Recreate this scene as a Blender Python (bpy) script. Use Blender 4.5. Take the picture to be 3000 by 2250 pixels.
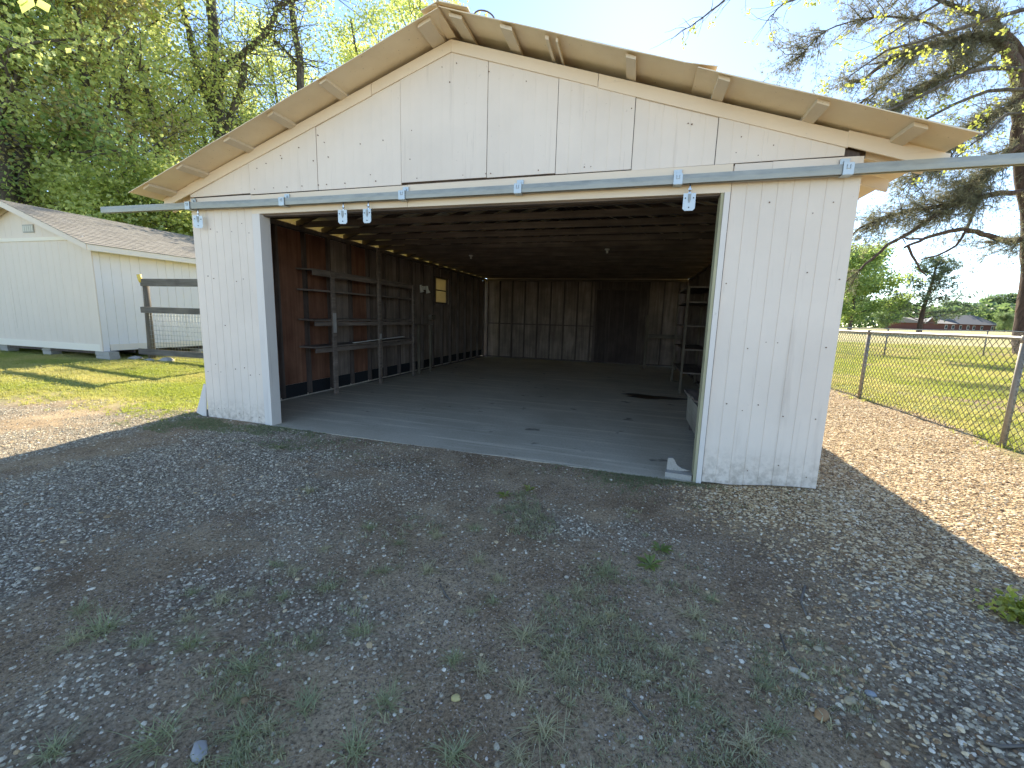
import bpy, math, random
import numpy as np
from mathutils import Vector, Matrix
rnd = random.Random(7)
sc = bpy.context.scene
for o in list(bpy.data.objects): bpy.data.objects.remove(o)
C = sc.collection

# ------------------------------------------------------------------ camera
PITCH, ROLL, YAW = 0.1563, 0.0285, -0.2751
CAM = Vector((4.5081, -4.4055, 1.5479)); FPX = 1242.95
fw = Vector((math.sin(YAW)*math.cos(PITCH), math.cos(YAW)*math.cos(PITCH), -math.sin(PITCH)))
rt0 = Vector((math.cos(YAW), -math.sin(YAW), 0)); up0 = rt0.cross(fw)
rt = math.cos(ROLL)*rt0 + math.sin(ROLL)*up0
up = -math.sin(ROLL)*rt0 + math.cos(ROLL)*up0
cd = bpy.data.cameras.new('camera'); cam = bpy.data.objects.new('camera', cd); C.objects.link(cam)
cam.matrix_world = Matrix(((rt.x, up.x, -fw.x, CAM.x), (rt.y, up.y, -fw.y, CAM.y), (rt.z, up.z, -fw.z, CAM.z), (0, 0, 0, 1)))
cd.sensor_width = 36; cd.lens = FPX/3000*36; cd.clip_start = 0.05; cd.clip_end = 2000
sc.camera = cam

# ------------------------------------------------------------------ light
SUN_EL, SUN_AZ = math.radians(34.5), math.radians(-1.5)     # azimuth from +y towards +x
w = bpy.data.worlds.new('World'); sc.world = w; w.use_nodes = True
nt = w.node_tree; bg = nt.nodes['Background']
sky = nt.nodes.new('ShaderNodeTexSky'); sky.sky_type = 'NISHITA'; sky.sun_disc = False
sky.sun_elevation = SUN_EL; sky.sun_rotation = SUN_AZ
sky.air_density = 0.75; sky.dust_density = 0.04; sky.ozone_density = 0.8
nt.links.new(sky.outputs[0], bg.inputs[0]); bg.inputs[1].default_value = 0.10
sd = bpy.data.lights.new('sun', 'SUN'); sd.energy = 3.6; sd.angle = math.radians(0.5); sd.color = (1, 0.89, 0.70)
sun = bpy.data.objects.new('sun', sd); C.objects.link(sun)
sdir = Vector((math.sin(SUN_AZ)*math.cos(SUN_EL), math.cos(SUN_AZ)*math.cos(SUN_EL), math.sin(SUN_EL)))
sun.rotation_euler = sdir.to_track_quat('Z', 'Y').to_euler()
vs = sc.view_settings; vs.view_transform = 'Standard'; vs.look = 'None'; vs.gamma = 1; vs.use_curve_mapping = False
vs.exposure = 2.0
cy = sc.cycles; cy.max_bounces = 9; cy.diffuse_bounces = 8; cy.glossy_bounces = 3; cy.transmission_bounces = 4
cy.transparent_max_bounces = 6; cy.use_denoising = True; cy.caustics_reflective = False; cy.caustics_refractive = False

# ------------------------------------------------------------------ helpers
def smooth(a, b, x):
    t = np.clip((x-a)/(b-a), 0, 1); return t*t*(3-2*t)
_perm = np.random.RandomState(3).rand(256, 256)
def vnoise(x, y):
    x = np.asarray(x, float); y = np.asarray(y, float)
    xi = np.floor(x).astype(int); yi = np.floor(y).astype(int); xf = x-xi; yf = y-yi
    u = xf*xf*(3-2*xf); v = yf*yf*(3-2*yf)
    g = lambda a, b: _perm[a % 256, b % 256]
    return (g(xi, yi)*(1-u)+g(xi+1, yi)*u)*(1-v)+(g(xi, yi+1)*(1-u)+g(xi+1, yi+1)*u)*v
def fbm(x, y, n=4):
    s = 0; a = .5
    for i in range(n):
        s = s+a*vnoise(np.asarray(x)*2**i+17.3*i, np.asarray(y)*2**i+5.1*i); a *= .5
    return s/(1-.5**n)
def tag(o, label, cat, group=None, kind=None):
    o['label'] = label; o['category'] = cat
    if group: o['group'] = group
    if kind: o['kind'] = kind
    return o
def empty(name, loc=(0, 0, 0)):
    o = bpy.data.objects.new(name, None); C.objects.link(o); o.location = loc; o.empty_display_size = .1; return o
def link(name, me, parent=None):
    o = bpy.data.objects.new(name, me); C.objects.link(o)
    if parent is not None:
        o.parent = parent; bpy_parent_fix(o, parent)
    return o
def bpy_parent_fix(o, parent):
    # meshes are written in world coordinates: undo the parent's own offset
    off = Vector((0, 0, 0)); p = parent
    while p is not None:
        off += p.location if p.type == 'EMPTY' else Vector((0, 0, 0)); p = p.parent
    o.location = -off if parent.type == 'EMPTY' else Vector((0, 0, 0))
class MB:
    def __init__(s): s.v = []; s.f = []; s.sm = []
    def quadbox(s, p):      # 8 points: bottom 4 ccw, top 4
        n = len(s.v); s.v += [tuple(q) for q in p]
        for f in ((0, 3, 2, 1), (4, 5, 6, 7), (0, 1, 5, 4), (1, 2, 6, 5), (2, 3, 7, 6), (3, 0, 4, 7)):
            s.f.append(tuple(n+i for i in f)); s.sm.append(False)
        return s
    def box(s, x0, x1, y0, y1, z0, z1, j=0):
        r = lambda: rnd.uniform(-j, j) if j else 0
        return s.quadbox([(x+r(), y+r(), z+r()) for z in (z0, z1) for x, y in ((x0, y0), (x1, y0), (x1, y1), (x0, y1))])
    def beam(s, a, b, wdt, h, upv=(0, 0, 1)):
        a = Vector(a); b = Vector(b); d = (b-a).normalized(); side = d.cross(Vector(upv)).normalized(); u = side.cross(d).normalized()
        side *= wdt/2; u *= h/2
        return s.quadbox([a-side-u, a+side-u, b+side-u, b-side-u, a-side+u, a+side+u, b+side+u, b-side+u])
    def tube(s, path, rad, n=6, cap=True, sm=True):
        path = [Vector(p) for p in path]
        if not hasattr(rad, '__len__'): rad = [rad]*len(path)
        base = len(s.v); ref = Vector((.13, .21, 1)).normalized()
        for i, p in enumerate(path):
            d = (path[min(i+1, len(path)-1)]-path[max(i-1, 0)]).normalized()
            a = d.cross(ref)
            if a.length < .1: a = d.cross(Vector((1, 0, 0)))
            a.normalize(); b = d.cross(a)
            for k in range(n):
                t = 2*math.pi*k/n; s.v.append(tuple(p+rad[i]*(math.cos(t)*a+math.sin(t)*b)))
        for i in range(len(path)-1):
            for k in range(n):
                k2 = (k+1) % n
                s.f.append((base+i*n+k, base+i*n+k2, base+(i+1)*n+k2, base+(i+1)*n+k)); s.sm.append(sm)
        if cap:
            s.f.append(tuple(base+k for k in range(n))); s.sm.append(False)
            s.f.append(tuple(base+(len(path)-1)*n+k for k in reversed(range(n)))); s.sm.append(False)
        return s
    def prism(s, poly, off):   # poly list of 3D pts, extruded by vector off
        n = len(s.v); k = len(poly); off = Vector(off)
        s.v += [tuple(Vector(p)) for p in poly]+[tuple(Vector(p)+off) for p in poly]
        s.f.append(tuple(n+i for i in range(k))); s.f.append(tuple(n+k+i for i in reversed(range(k)))); s.sm += [False, False]
        for i in range(k):
            j = (i+1) % k; s.f.append((n+i, n+k+i, n+k+j, n+j)); s.sm.append(False)
        return s
    def build(s, name, mt, parent=None, fix=True):
        me = bpy.data.meshes.new(name); me.from_pydata(s.v, [], s.f)
        me.polygons.foreach_set('use_smooth', s.sm); me.materials.append(mt)
        if fix:
            import bmesh
            bm = bmesh.new(); bm.from_mesh(me); bmesh.ops.recalc_face_normals(bm, faces=bm.faces); bm.to_mesh(me); bm.free()
        me.update()
        return link(name, me, parent)
def fastmesh(name, V, F, mt, tint=None, smooth_=False):
    """V (n,3), F (m,k) constant k"""
    me = bpy.data.meshes.new(name); k = F.shape[1]
    me.vertices.add(len(V)); me.vertices.foreach_set('co', np.ascontiguousarray(V, np.float32).ravel())
    me.loops.add(F.size); me.loops.foreach_set('vertex_index', F.astype(np.int32).ravel())
    me.polygons.add(len(F)); me.polygons.foreach_set('loop_start', np.arange(0, F.size, k, dtype=np.int32))
    me.polygons.foreach_set('loop_total', np.full(len(F), k, np.int32))
    me.polygons.foreach_set('use_smooth', np.full(len(F), smooth_))
    me.update(calc_edges=True); me.materials.append(mt)
    if tint is not None:
        a = me.attributes.new('tint', 'FLOAT', 'FACE'); a.data.foreach_set('value', tint.astype(np.float32))
    return me

# ------------------------------------------------------------------ materials
class NT:
    def __init__(s, name):
        s.m = bpy.data.materials.new(name); s.m.use_nodes = True; s.t = s.m.node_tree
        s.b = s.t.nodes['Principled BSDF']; s.out = s.t.nodes['Material Output']
        s.b.inputs['Specular IOR Level'].default_value = .3
    def n(s, typ, **kw):
        nd = s.t.nodes.new('ShaderNode'+typ)
        for k, v in kw.items(): setattr(nd, k, v)
        return nd
    def l(s, a, b): s.t.links.new(a, b)
    def coords(s, scale=(1, 1, 1), rand=False, world=False):
        tc = s.n('TexCoord'); mp = s.n('Mapping'); mp.inputs['Scale'].default_value = scale
        s.l(tc.outputs['Object'], mp.inputs['Vector'])
        if rand:
            oi = s.n('ObjectInfo'); ml = s.n('Math', operation='MULTIPLY'); ml.inputs[1].default_value = 37.0
            s.l(oi.outputs['Random'], ml.inputs[0]); s.l(ml.outputs[0], mp.inputs['Location'])
        return mp.outputs[0]
    def noise(s, vec, scale, detail=4, rough=.55, dist=0):
        nd = s.n('TexNoise'); nd.inputs['Scale'].default_value = scale; nd.inputs['Detail'].default_value = detail
        nd.inputs['Roughness'].default_value = rough; nd.inputs['Distortion'].default_value = dist
        s.l(vec, nd.inputs['Vector']); return nd.outputs['Fac']
    def ramp(s, fac, stops):
        nd = s.n('ValToRGB'); e = nd.color_ramp.elements
        while len(e) < len(stops): e.new(.5)
        for el, (p, c) in zip(e, stops):
            el.position = p; el.color = (c, c, c, 1) if isinstance(c, (int, float)) else (*c, 1)
        s.l(fac, nd.inputs['Fac']); return nd.outputs['Color']
    def mix(s, fac, a, b, mode='MIX'):
        nd = s.n('Mix', data_type='RGBA', blend_type=mode)
        for sock, v in ((0, fac), (6, a), (7, b)):
            if isinstance(v, (int, float)): nd.inputs[sock].default_value = v if sock == 0 else (v, v, v, 1)
            elif isinstance(v, tuple): nd.inputs[sock].default_value = (*v, 1)
            else: s.l(v, nd.inputs[sock])
        return nd.outputs[2]
    def bump(s, h, strength=.3, dist=.01, prev=None):
        nd = s.n('Bump'); nd.inputs['Strength'].default_value = strength; nd.inputs['Distance'].default_value = dist
        s.l(h, nd.inputs['Height'])
        if prev is not None: s.l(prev, nd.inputs['Normal'])
        s.l(nd.outputs[0], s.b.inputs['Normal']); return nd.outputs[0]
    def done(s, col=None, rough=.7, metal=0):
        if col is not None:
            if isinstance(col, tuple): s.b.inputs['Base Color'].default_value = (*col, 1)
            else: s.l(col, s.b.inputs['Base Color'])
        if isinstance(rough, float) or isinstance(rough, int): s.b.inputs['Roughness'].default_value = rough
        else: s.l(rough, s.b.inputs['Roughness'])
        s.b.inputs['Metallic'].default_value = metal
        return s.m

def paint_mat(name, base, dirt, grainaxis='z', amount=.5, gloss=.55):
    s = NT(name)
    sc3 = {'z': (38, 38, 1.6), 'x': (1.6, 38, 38), 'y': (38, 1.6, 38)}[grainaxis]
    v = s.coords(sc3, rand=True); g = s.noise(v, 1.0, 5, .65)
    v2 = s.coords((1, 1, 1), rand=True); big = s.noise(v2, 1.3, 4, .6); spots = s.noise(v2, 26, 3, .6)
    streak = s.noise(s.coords({'z': (7, 7, .55), 'x': (.55, 7, 7), 'y': (7, .55, 7)}[grainaxis], rand=True), 1, 4, .7)
    c = s.mix(s.ramp(big, [(.35, 0.0), (.75, amount)]), base, tuple(b*.86 for b in base))
    c = s.mix(s.ramp(streak, [(.60, 0.0), (.80, amount*.55)]), c, dirt)
    c = s.mix(s.ramp(g, [(.66, 0.0), (.80, amount*.8)]), c, tuple(d*.8 for d in dirt))
    c = s.mix(s.ramp(spots, [(.70, 0.0), (.745, amount*.4)]), c, dirt)
    if name == 'cream_paint':      # mud splashed up from the ground, faint rust runs under old nails
        geo = s.n('NewGeometry'); sp = s.n('SeparateXYZ'); s.l(geo.outputs['Position'], sp.inputs[0])
        mr = s.n('MapRange'); mr.inputs['From Min'].default_value = .02; mr.inputs['From Max'].default_value = .38; mr.inputs['To Min'].default_value = .62; mr.inputs['To Max'].default_value = 0; s.l(sp.outputs['Z'], mr.inputs['Value'])
        mu = s.n('Math', operation='MULTIPLY'); s.l(mr.outputs[0], mu.inputs[0]); s.l(s.ramp(s.noise(v2, 14, 6, .7), [(.42, 0.0), (.62, 1.0)]), mu.inputs[1])
        c = s.mix(mu.outputs[0], c, (.30, .24, .17))
        run = s.noise(s.coords((30, 30, .9), rand=True), 1, 3, .6); c = s.mix(s.ramp(run, [(.70, 0.0), (.82, .30)]), c, (.40, .24, .13))
    s.bump(g, .35, .004)
    return s.done(c, gloss)
PAINT = paint_mat('cream_paint', (.80, .71, .61), (.40, .33, .27), 'z', .75)
TRIM = paint_mat('trim_paint', (.82, .70, .55), (.40, .31, .23), 'x', .6)
TRIMZ = paint_mat('door_trim_paint', (.76, .71, .65), (.40, .36, .30), 'z', .6)
PURL = paint_mat('peeling_paint', (.70, .60, .45), (.20, .13, .085), 'y', .95)
SHEDP = paint_mat('shed_paint', (.75, .635, .52), (.45, .42, .32), 'z', .35)
SHEDW = paint_mat('shed_side_paint', (.86, .82, .78), (.5, .47, .42), 'z', .3)
SHEDT = paint_mat('shed_trim_paint', (.85, .76, .62), (.45, .42, .32), 'x', .3)
def wood_mat(name, a, b, axis='z', sc_=1.0, rough=.85, streaky=.6):
    s = NT(name); k = {'z': (22, 22, 1.2), 'x': (1.2, 22, 22), 'y': (22, 1.2, 22)}[axis]
    v = s.coords(tuple(q*sc_ for q in k), rand=True); g = s.noise(v, 1.0, 5, .6, .8)
    big = s.noise(s.coords((1, 1, 1), rand=True), 1.7, 4, .6)
    c = s.mix(s.ramp(g, [(.3, 0.0), (.7, 1.0)]), a, b)
    c = s.mix(s.ramp(big, [(.35, 0.0), (.7, streaky)]), c, tuple(q*.5 for q in a))
    s.bump(g, .4, .003); return s.done(c, rough)
PLY_RED = wood_mat('stained_plywood', (.17, .07, .045), (.33, .17, .105), 'z', .5)
PLY_GREY = wood_mat('weathered_plywood', (.18, .14, .12), (.40, .33, .28), 'z', .5)
STUD = wood_mat('old_stud_wood', (.09, .07, .062), (.20, .16, .14), 'z')
JOIST = wood_mat('joist_wood', (.13, .105, .09), (.27, .22, .185), 'x')
RAFT = wood_mat('rafter_wood', (.09, .065, .05), (.17, .125, .10), 'x')
GREYW = wood_mat('grey_fence_wood', (.10, .09, .075), (.24, .21, .175), 'x')
GREYZ = wood_mat('grey_post_wood', (.10, .085, .065), (.22, .185, .14), 'z')
SHELF = wood_mat('shelf_wood', (.15, .12, .10), (.32, .26, .22), 'y')
WPOST = wood_mat('white_daubed_wood', (.42, .40, .38), (.60, .58, .56), 'z')
BLACK = NT('tar_paper'); BLACK = BLACK.done((.022, .024, .028), .9)
def sheet_mat():
    s = NT('roof_sheet'); v = s.coords((1, 1, 1), rand=True); n1 = s.noise(v, 2.2, 5, .6); n2 = s.noise(v, 45, 2, .5)
    c = s.mix(s.ramp(n1, [(.35, 0.0), (.7, 1.0)]), (.86, .73, .52), (.76, .62, .42))
    c = s.mix(s.ramp(n2, [(.72, 0.0), (.76, .8)]), c, (.28, .2, .13)); s.bump(n1, .25, .02)
    return s.done(c, .55)
SHEET = sheet_mat()
def galv():
    s = NT('galvanised_steel'); v = s.coords((3, 14, 14), rand=True); n1 = s.noise(v, 1.2, 5, .65); n2 = s.noise(s.coords((1, 1, 1)), 60, 2)
    c = s.mix(s.ramp(n1, [(.3, 0.0), (.7, 1.0)]), (.24, .245, .22), (.40, .405, .37)); s.bump(n2, .15, .002)
    return s.done(c, s.ramp(n1, [(.3, .42), (.7, .6)]), .6)
GALV = galv()
FENCE = NT('weathered_fence_pipe'); FENCE = FENCE.done(FENCE.mix(FENCE.noise(FENCE.coords((1, 1, 6)), 6, 4), (.20, .18, .15), (.34, .32, .28)), .6, .2)
WIRE = NT('dull_wire').done((.20, .19, .16), .6, .3)
PLATE = NT('plate_steel').done((.46, .51, .53), .42, .55)
BOLT = NT('bolt_steel').done((.5, .5, .5), .25, 1.0)
DARKM = NT('dark_hole').done((.01, .01, .01), .9)
def conc(name, a, b):
    s = NT(name); tc = s.coords((1, 1, 1)); n1 = s.noise(tc, .8, 5, .6); n2 = s.noise(tc, 55, 4, .7); n3 = s.noise(s.coords((.35, 7, 1)), 1.3, 4, .6, 1.0)
    c = s.mix(s.ramp(n1, [(.3, 0.0), (.7, 1.0)]), a, b); c = s.mix(s.ramp(n3, [(.52, 0.0), (.68, .38)]), c, tuple(q*1.75 for q in b))
    c = s.mix(s.ramp(n2, [(.25, .55), (.5, 0.0)]), c, tuple(q*.45 for q in a))
    st = s.noise(tc, 2.6, 3, .55); c = s.mix(s.ramp(st, [(.66, 0.0), (.72, .6)]), c, (.03, .028, .026))
    s.bump(n2, .4, .004); return s.done(c, .85)
CONC = conc('worn_concrete', (.43, .38, .28), (.58, .52, .40))
BLOCK = conc('cast_block', (.34, .32, .28), (.46, .43, .38))
def ground_mat():
    s = NT('ground'); tc = s.coords((1, 1, 1))
    at = s.n('Attribute', attribute_name='mask'); sep = s.n('SeparateColor'); s.l(at.outputs['Color'], sep.inputs[0])
    nb = s.noise(tc, 1.6, 5, .6); nf = s.noise(tc, 60, 7, .78); nm = s.noise(tc, 8, 5, .7)
    dirt = s.mix(s.ramp(nb, [(.32, 0.0), (.68, 1.0)]), (.25, .165, .09), (.55, .415, .25))
    dirt = s.mix(s.ramp(nm, [(.5, 0.0), (.75, .6)]), dirt, (.44, .345, .22))
    dirt = s.mix(s.ramp(nf, [(.38, .85), (.53, 0.0)]), dirt, (.075, .053, .036))
    dirt = s.mix(s.ramp(nf, [(.56, 0.0), (.68, .8)]), dirt, (.62, .52, .40))
    vo = s.n('TexVoronoi'); vo.inputs['Scale'].default_value = 62; s.l(tc, vo.inputs['Vector'])
    pc = s.ramp(vo.outputs['Color'], [(.0, (.22, .14, .075)), (.45, (.50, .34, .16)), (.75, (.68, .51, .27)), (1.0, (.80, .69, .48))])
    pea = s.mix(s.ramp(vo.outputs['Distance'], [(.25, 0.0), (.6, .85)]), pc, (.07, .045, .028))
    vg = s.n('TexVoronoi'); vg.inputs['Scale'].default_value = 45; s.l(tc, vg.inputs['Vector'])
    gc = s.ramp(vg.outputs['Color'], [(.0, (.26, .215, .155)), (1.0, (.50, .44, .34))])
    grv = s.mix(s.ramp(vg.outputs['Distance'], [(.3, 0.0), (.6, .85)]), gc, (.07, .06, .05))
    g1 = s.mix(s.ramp(nm, [(.35, 0.0), (.65, 1.0)]), (.14, .19, .035), (.32, .34, .08))
    g1 = s.mix(s.ramp(nb, [(.45, 0.0), (.72, .75)]), g1, (.38, .31, .14))
    g1 = s.mix(s.ramp(nf, [(.3, .6), (.5, 0.0)]), g1, (.10, .09, .035))
    # field beyond: dry tan with bands
    fb = s.noise(s.coords((.10, .35, 1)), 1, 4, .6)
    fld = s.mix(s.ramp(fb, [(.35, 0.0), (.65, 1.0)]), (.36, .34, .12), (.48, .40, .19))
    fa = s.n('Attribute', attribute_name='field')
    ma = s.n('Attribute', attribute_name='mulch'); g1 = s.mix(ma.outputs['Fac'], g1, s.mix(s.ramp(nm, [(.35, 0.0), (.6, 1.0)]), (.12, .065, .04), (.30, .19, .12)))
    c = s.mix(sep.outputs[0], dirt, grv); c = s.mix(sep.outputs[1], c, pea); c = s.mix(sep.outputs[2], c, g1)
    c = s.mix(fa.outputs['Fac'], c, fld)
    b1 = s.bump(nf, .9, .014); s.bump(nm, .5, .03, b1)
    return s.done(c, .95)
GROUND = ground_mat()
def shingle_mat():
    s = NT('asphalt_shingle'); v = s.coords((1, 1, 1), rand=True); n2 = s.noise(v, 90, 2, .6); oi = s.n('ObjectInfo')
    n1 = s.noise(v, 3.0, 3, .5)
    c = s.ramp(n1, [(.25, (.21, .195, .165)), (.5, (.275, .255, .22)), (.75, (.33, .31, .27))])
    c = s.mix(s.ramp(n2, [(.35, .5), (.6, 0.0)]), c, (.08, .07, .065)); s.bump(n2, .4, .003)
    return s.done(c, .95)
SHING = shingle_mat()
def bark(name, a, b):
    s = NT(name); v = s.coords((9, 9, 2)); n = s.noise(v, 1, 5, .7); c = s.mix(s.ramp(n, [(.35, 0.0), (.65, 1.0)]), a, b)
    s.bump(n, .8, .03); return s.done(c, .95)
BARK = bark('hardwood_bark', (.055, .045, .038), (.15, .13, .105))
PBARK = bark('pine_bark', (.05, .034, .027), (.13, .085, .065))
def leafmat(name, lo, hi, tr_lo, tr_hi, trans=.55, inst=False):
    s = NT(name); at = s.n('Attribute', attribute_name='tint')
    if inst: at.attribute_type = 'INSTANCER'
    f = at.outputs['Fac']
    c = s.mix(f, lo, hi); t = s.mix(f, tr_lo, tr_hi)
    d = s.n('BsdfDiffuse'); s.l(c, d.inputs['Color']); tl = s.n('BsdfTranslucent'); s.l(t, tl.inputs['Color'])
    g = s.n('BsdfGlossy'); g.inputs['Roughness'].default_value = .42; g.inputs['Color'].default_value = (.9, .95, 1, 1)
    m = s.n('MixShader'); m.inputs[0].default_value = trans; s.l(d.outputs[0], m.inputs[1]); s.l(tl.outputs[0], m.inputs[2])
    m2 = s.n('MixShader'); m2.inputs[0].default_value = .045; s.l(m.outputs[0], m2.inputs[1]); s.l(g.outputs[0], m2.inputs[2])
    s.l(m2.outputs[0], s.out.inputs['Surface']); return s.m
LEAF = leafmat('spring_leaf', (.18, .25, .06), (.46, .50, .15), (.56, .66, .15), (.92, .94, .34), .6)
LEAFD = leafmat('dark_leaf', (.10, .17, .045), (.22, .29, .08), (.28, .42, .10), (.55, .66, .20), .6)
LEAFY = leafmat('young_yellow_leaf', (.26, .30, .05), (.36, .38, .08), (.42, .48, .07), (.66, .66, .14))
LEAFR = leafmat('bronze_leaf', (.20, .18, .06), (.33, .28, .09), (.44, .38, .10), (.68, .60, .20))
NEEDLE = leafmat('pine_needle', (.08, .095, .055), (.21, .19, .12), (.16, .19, .09), (.45, .40, .25), .42)
FARP = leafmat('far_pine', (.05, .075, .05), (.09, .12, .07), (.10, .15, .08), (.16, .22, .10), .4)
FARL = leafmat('far_leaf', (.08, .13, .06), (.15, .21, .09), (.16, .26, .09), (.30, .40, .14), .45)
GRASS = leafmat('grass_blade', (.20, .24, .04), (.50, .43, .16), (.50, .56, .08), (.82, .70, .28), .5, True)
TUFTI = leafmat('wisp_blade', (.16, .20, .08), (.50, .45, .26), (.20, .26, .10), (.50, .46, .26), .35, True)
TUFT = leafmat('tuft_blade', (.33, .35, .16), (.56, .49, .28), (.30, .35, .14), (.52, .46, .24), .3)
def stone(name, stops):
    s = NT(name); at = s.n('Attribute', attribute_name='tint'); at.attribute_type = 'INSTANCER'
    c = s.ramp(at.outputs['Fac'], stops); n = s.noise(s.coords((1, 1, 1)), 2.2, 3, .6)
    c = s.mix(s.ramp(n, [(.35, .25), (.6, 0.0)]), c, (.10, .08, .06)); return s.done(c, .8)
GRAVEL = stone('grey_gravel', [(0, (.20, .16, .11)), (.5, (.43, .375, .265)), (.85, (.62, .55, .41)), (1, (.86, .78, .62))])
PEAG = stone('pea_gravel', [(0, (.16, .10, .06)), (.25, (.40, .26, .13)), (.55, (.60, .44, .24)), (.85, (.78, .62, .38)), (1, (.86, .79, .62))])
YEL = NT('yellow_plastic').done((.75, .55, .12), .5)
GLASS = NT('dusty_pane'); 
_v = GLASS.noise(GLASS.coords((1, 1, 1)), 5, 4); _c = GLASS.mix(_v, (.55, .42, .26), (.70, .58, .40))
_d = GLASS.n('BsdfDiffuse'); GLASS.l(_c, _d.inputs[0]); _t = GLASS.n('BsdfTranslucent'); GLASS.l(_c, _t.inputs[0])
_m = GLASS.n('MixShader'); _m.inputs[0].default_value = .75; GLASS.l(_d.outputs[0], _m.inputs[1]); GLASS.l(_t.outputs[0], _m.inputs[2]); GLASS.l(_m.outputs[0], GLASS.out.inputs['Surface']); GLASS = GLASS.m
BRICK = NT('red_brick'); BRICK = BRICK.done((.15, .065, .05), .9)
FROOF = NT('grey_roof').done((.12, .125, .135), .9)
WHITE = NT('white_plastic').done((.75, .74, .70), .4)
DGLASS = NT('window_glass').done((.05, .06, .07), .1)

# ------------------------------------------------------------------ terrain
def H(x, y):
    x = np.asarray(x, float); y = np.asarray(y, float)
    base = -.010+.009*np.exp(-(y/.35)**2)+(.043-.0142*np.clip(x, -1.2, 6.3))*smooth(-3, 0, y)*smooth(-5, -1.2, x)*(1-smooth(6.3, 9, x))
    left = .19*smooth(-1.5, -8, x)
    right = .095*smooth(5.15, 6.25, x)+.115*smooth(6.6, 9, x)
    d = np.hypot(x-4.5, y+4.4)
    far = 1.15*smooth(16, 135, d)*smooth(4, 12, x)+.8*smooth(20, 120, d)*(1-smooth(4, 12, x))
    inside = smooth(-1.25, -1.0, x)*(1-smooth(6.1, 6.3, x))*smooth(.03, .2, y)*(1-smooth(11.2, 11.5, y))
    n = (fbm(x*.9, y*.9, 4)-.5)*.07+(fbm(x*6+9, y*6, 3)-.5)*.018
    edge = 1-inside
    damp = 1-.75*np.exp(-((np.minimum(np.abs(y), 3))/.35)**2)*smooth(-1.4, -1.1, x)*(1-smooth(6.3, 6.6, x))
    n = n*damp
    return base+left+right+far+n*edge-.12*inside
_m = CAM+23.5*(Vector(fw)+(3005-1500)/FPX*rt-(1010-1125)/FPX*up); MT = (_m.x, _m.y)
def P_pea(x, y):
    e = 5.05+.35*np.clip(-y/3, 0, 1)+(fbm(x*1.3, y*1.3)-.5)*1.3
    a = smooth(e-.25, e+.45, x)
    thin = 1-.80*smooth(-.9, -1.9, y+(fbm(x*1.1+5, y*1.1)-.5)*1.4+.35*(x-6.3))
    lawn = smooth(8.6, 9.2, x+.9*(fbm(x*.8, y*.8+3)-.5)+.1*np.clip(y-4, 0, 9))
    return a*thin*(1-lawn)
def P_grv(x, y):
    n = fbm(x*1.1+3, y*1.1+8, 5)
    l = (1-smooth(1.4, 3.8, x+1.6*(n-.5)))*smooth(.34, .58, n+.06*smooth(3, 0, x))
    bare = smooth(-.75, -.35, y)*smooth(-.2, 1.5, x)
    c = lambda cx, cy, rx, ry: np.exp(-(((x-cx)/rx)**2+((y-cy)/ry)**2))
    spots = .95*c(4.3, -1.35, .55, .30)+.6*c(1.2, -.95, 1.1, .25)+.6*c(3.2, -2.75, .5, .2)+.55*c(5.4, -2.5, .6, .3)
    spots = spots+.85*smooth(-1.0, -2.0, y)*smooth(4.9, 5.7, x)*smooth(.30, .5, fbm(x*1.3+6, y*1.3))
    lawnm = P_grass(x, y)
    return np.clip(l*(1-.9*bare)+spots*smooth(.3, .5, fbm(x*3, y*3)), 0, 1)*(1-lawnm)
def P_grass(x, y):
    n = (fbm(x*.7+11, y*.7)-.5)
    left = smooth(-.9, .4, y+.12*(-x)-.75+2.0*n)*(1-smooth(-2.2, -1.1, x+.6*n))
    left = np.maximum(left, (1-smooth(-5.5, -4, x)))
    right = smooth(8.6, 9.3, x+.9*(fbm(x*.8, y*.8+3)-.5)+.1*np.clip(y-4, 0, 9))*smooth(-6, -2, y)
    back = smooth(13, 15, y)
    return np.clip(np.maximum(np.maximum(left, right), back), 0, 1)
def P_mulch(x, y):
    n = fbm(x*.22+4, y*.6+1, 4); tr = np.exp(-(((x-MT[0])/5.0)**2+((y-MT[1]+1.5)/4.0)**2))
    return np.clip(smooth(.56, .66, n)*smooth(9.0, 10.5, x)*.8+tr*smooth(.3, .5, fbm(x*.9, y*.9))*1.3, 0, 1)
def axis(segs):
    out = []
    for a, b, n in segs: out += list(np.linspace(a, b, n, endpoint=False))
    return np.array(out+[segs[-1][1]])
gx = axis([(-600, -60, 16), (-60, -14, 24), (-14, -3, 80), (-3, 9.5, 280), (9.5, 30, 90), (30, 100, 45), (100, 700, 30)])
gy = axis([(-60, -5, 20), (-5, 2, 190), (2, 12, 110), (12, 40, 80), (40, 160, 50), (160, 900, 30)])
X, Y = np.meshgrid(gx, gy); Z = H(X, Y)
nx, ny = len(gx), len(gy)
idx = np.arange(nx*ny).reshape(ny, nx)
F = np.stack([idx[:-1, :-1], idx[:-1, 1:], idx[1:, 1:], idx[1:, :-1]], -1).reshape(-1, 4)
me = fastmesh('ground', np.stack([X, Y, Z], -1).reshape(-1, 3), F, GROUND, smooth_=True)
x, y = X.ravel(), Y.ravel()
col = np.stack([P_grv(x, y)*.75, P_pea(x, y), P_grass(x, y), np.ones_like(x)], -1).astype(np.float32)
a = me.color_attributes.new('mask', 'FLOAT_COLOR', 'POINT'); a.data.foreach_set('color', col.ravel())
d = np.hypot(x-4.5, y+4.4); a = me.attributes.new('field', 'FLOAT', 'POINT')
a.data.foreach_set('value', (smooth(30, 55, d+(fbm(x*.1, y*.1)-.5)*25)).astype(np.float32))
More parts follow.
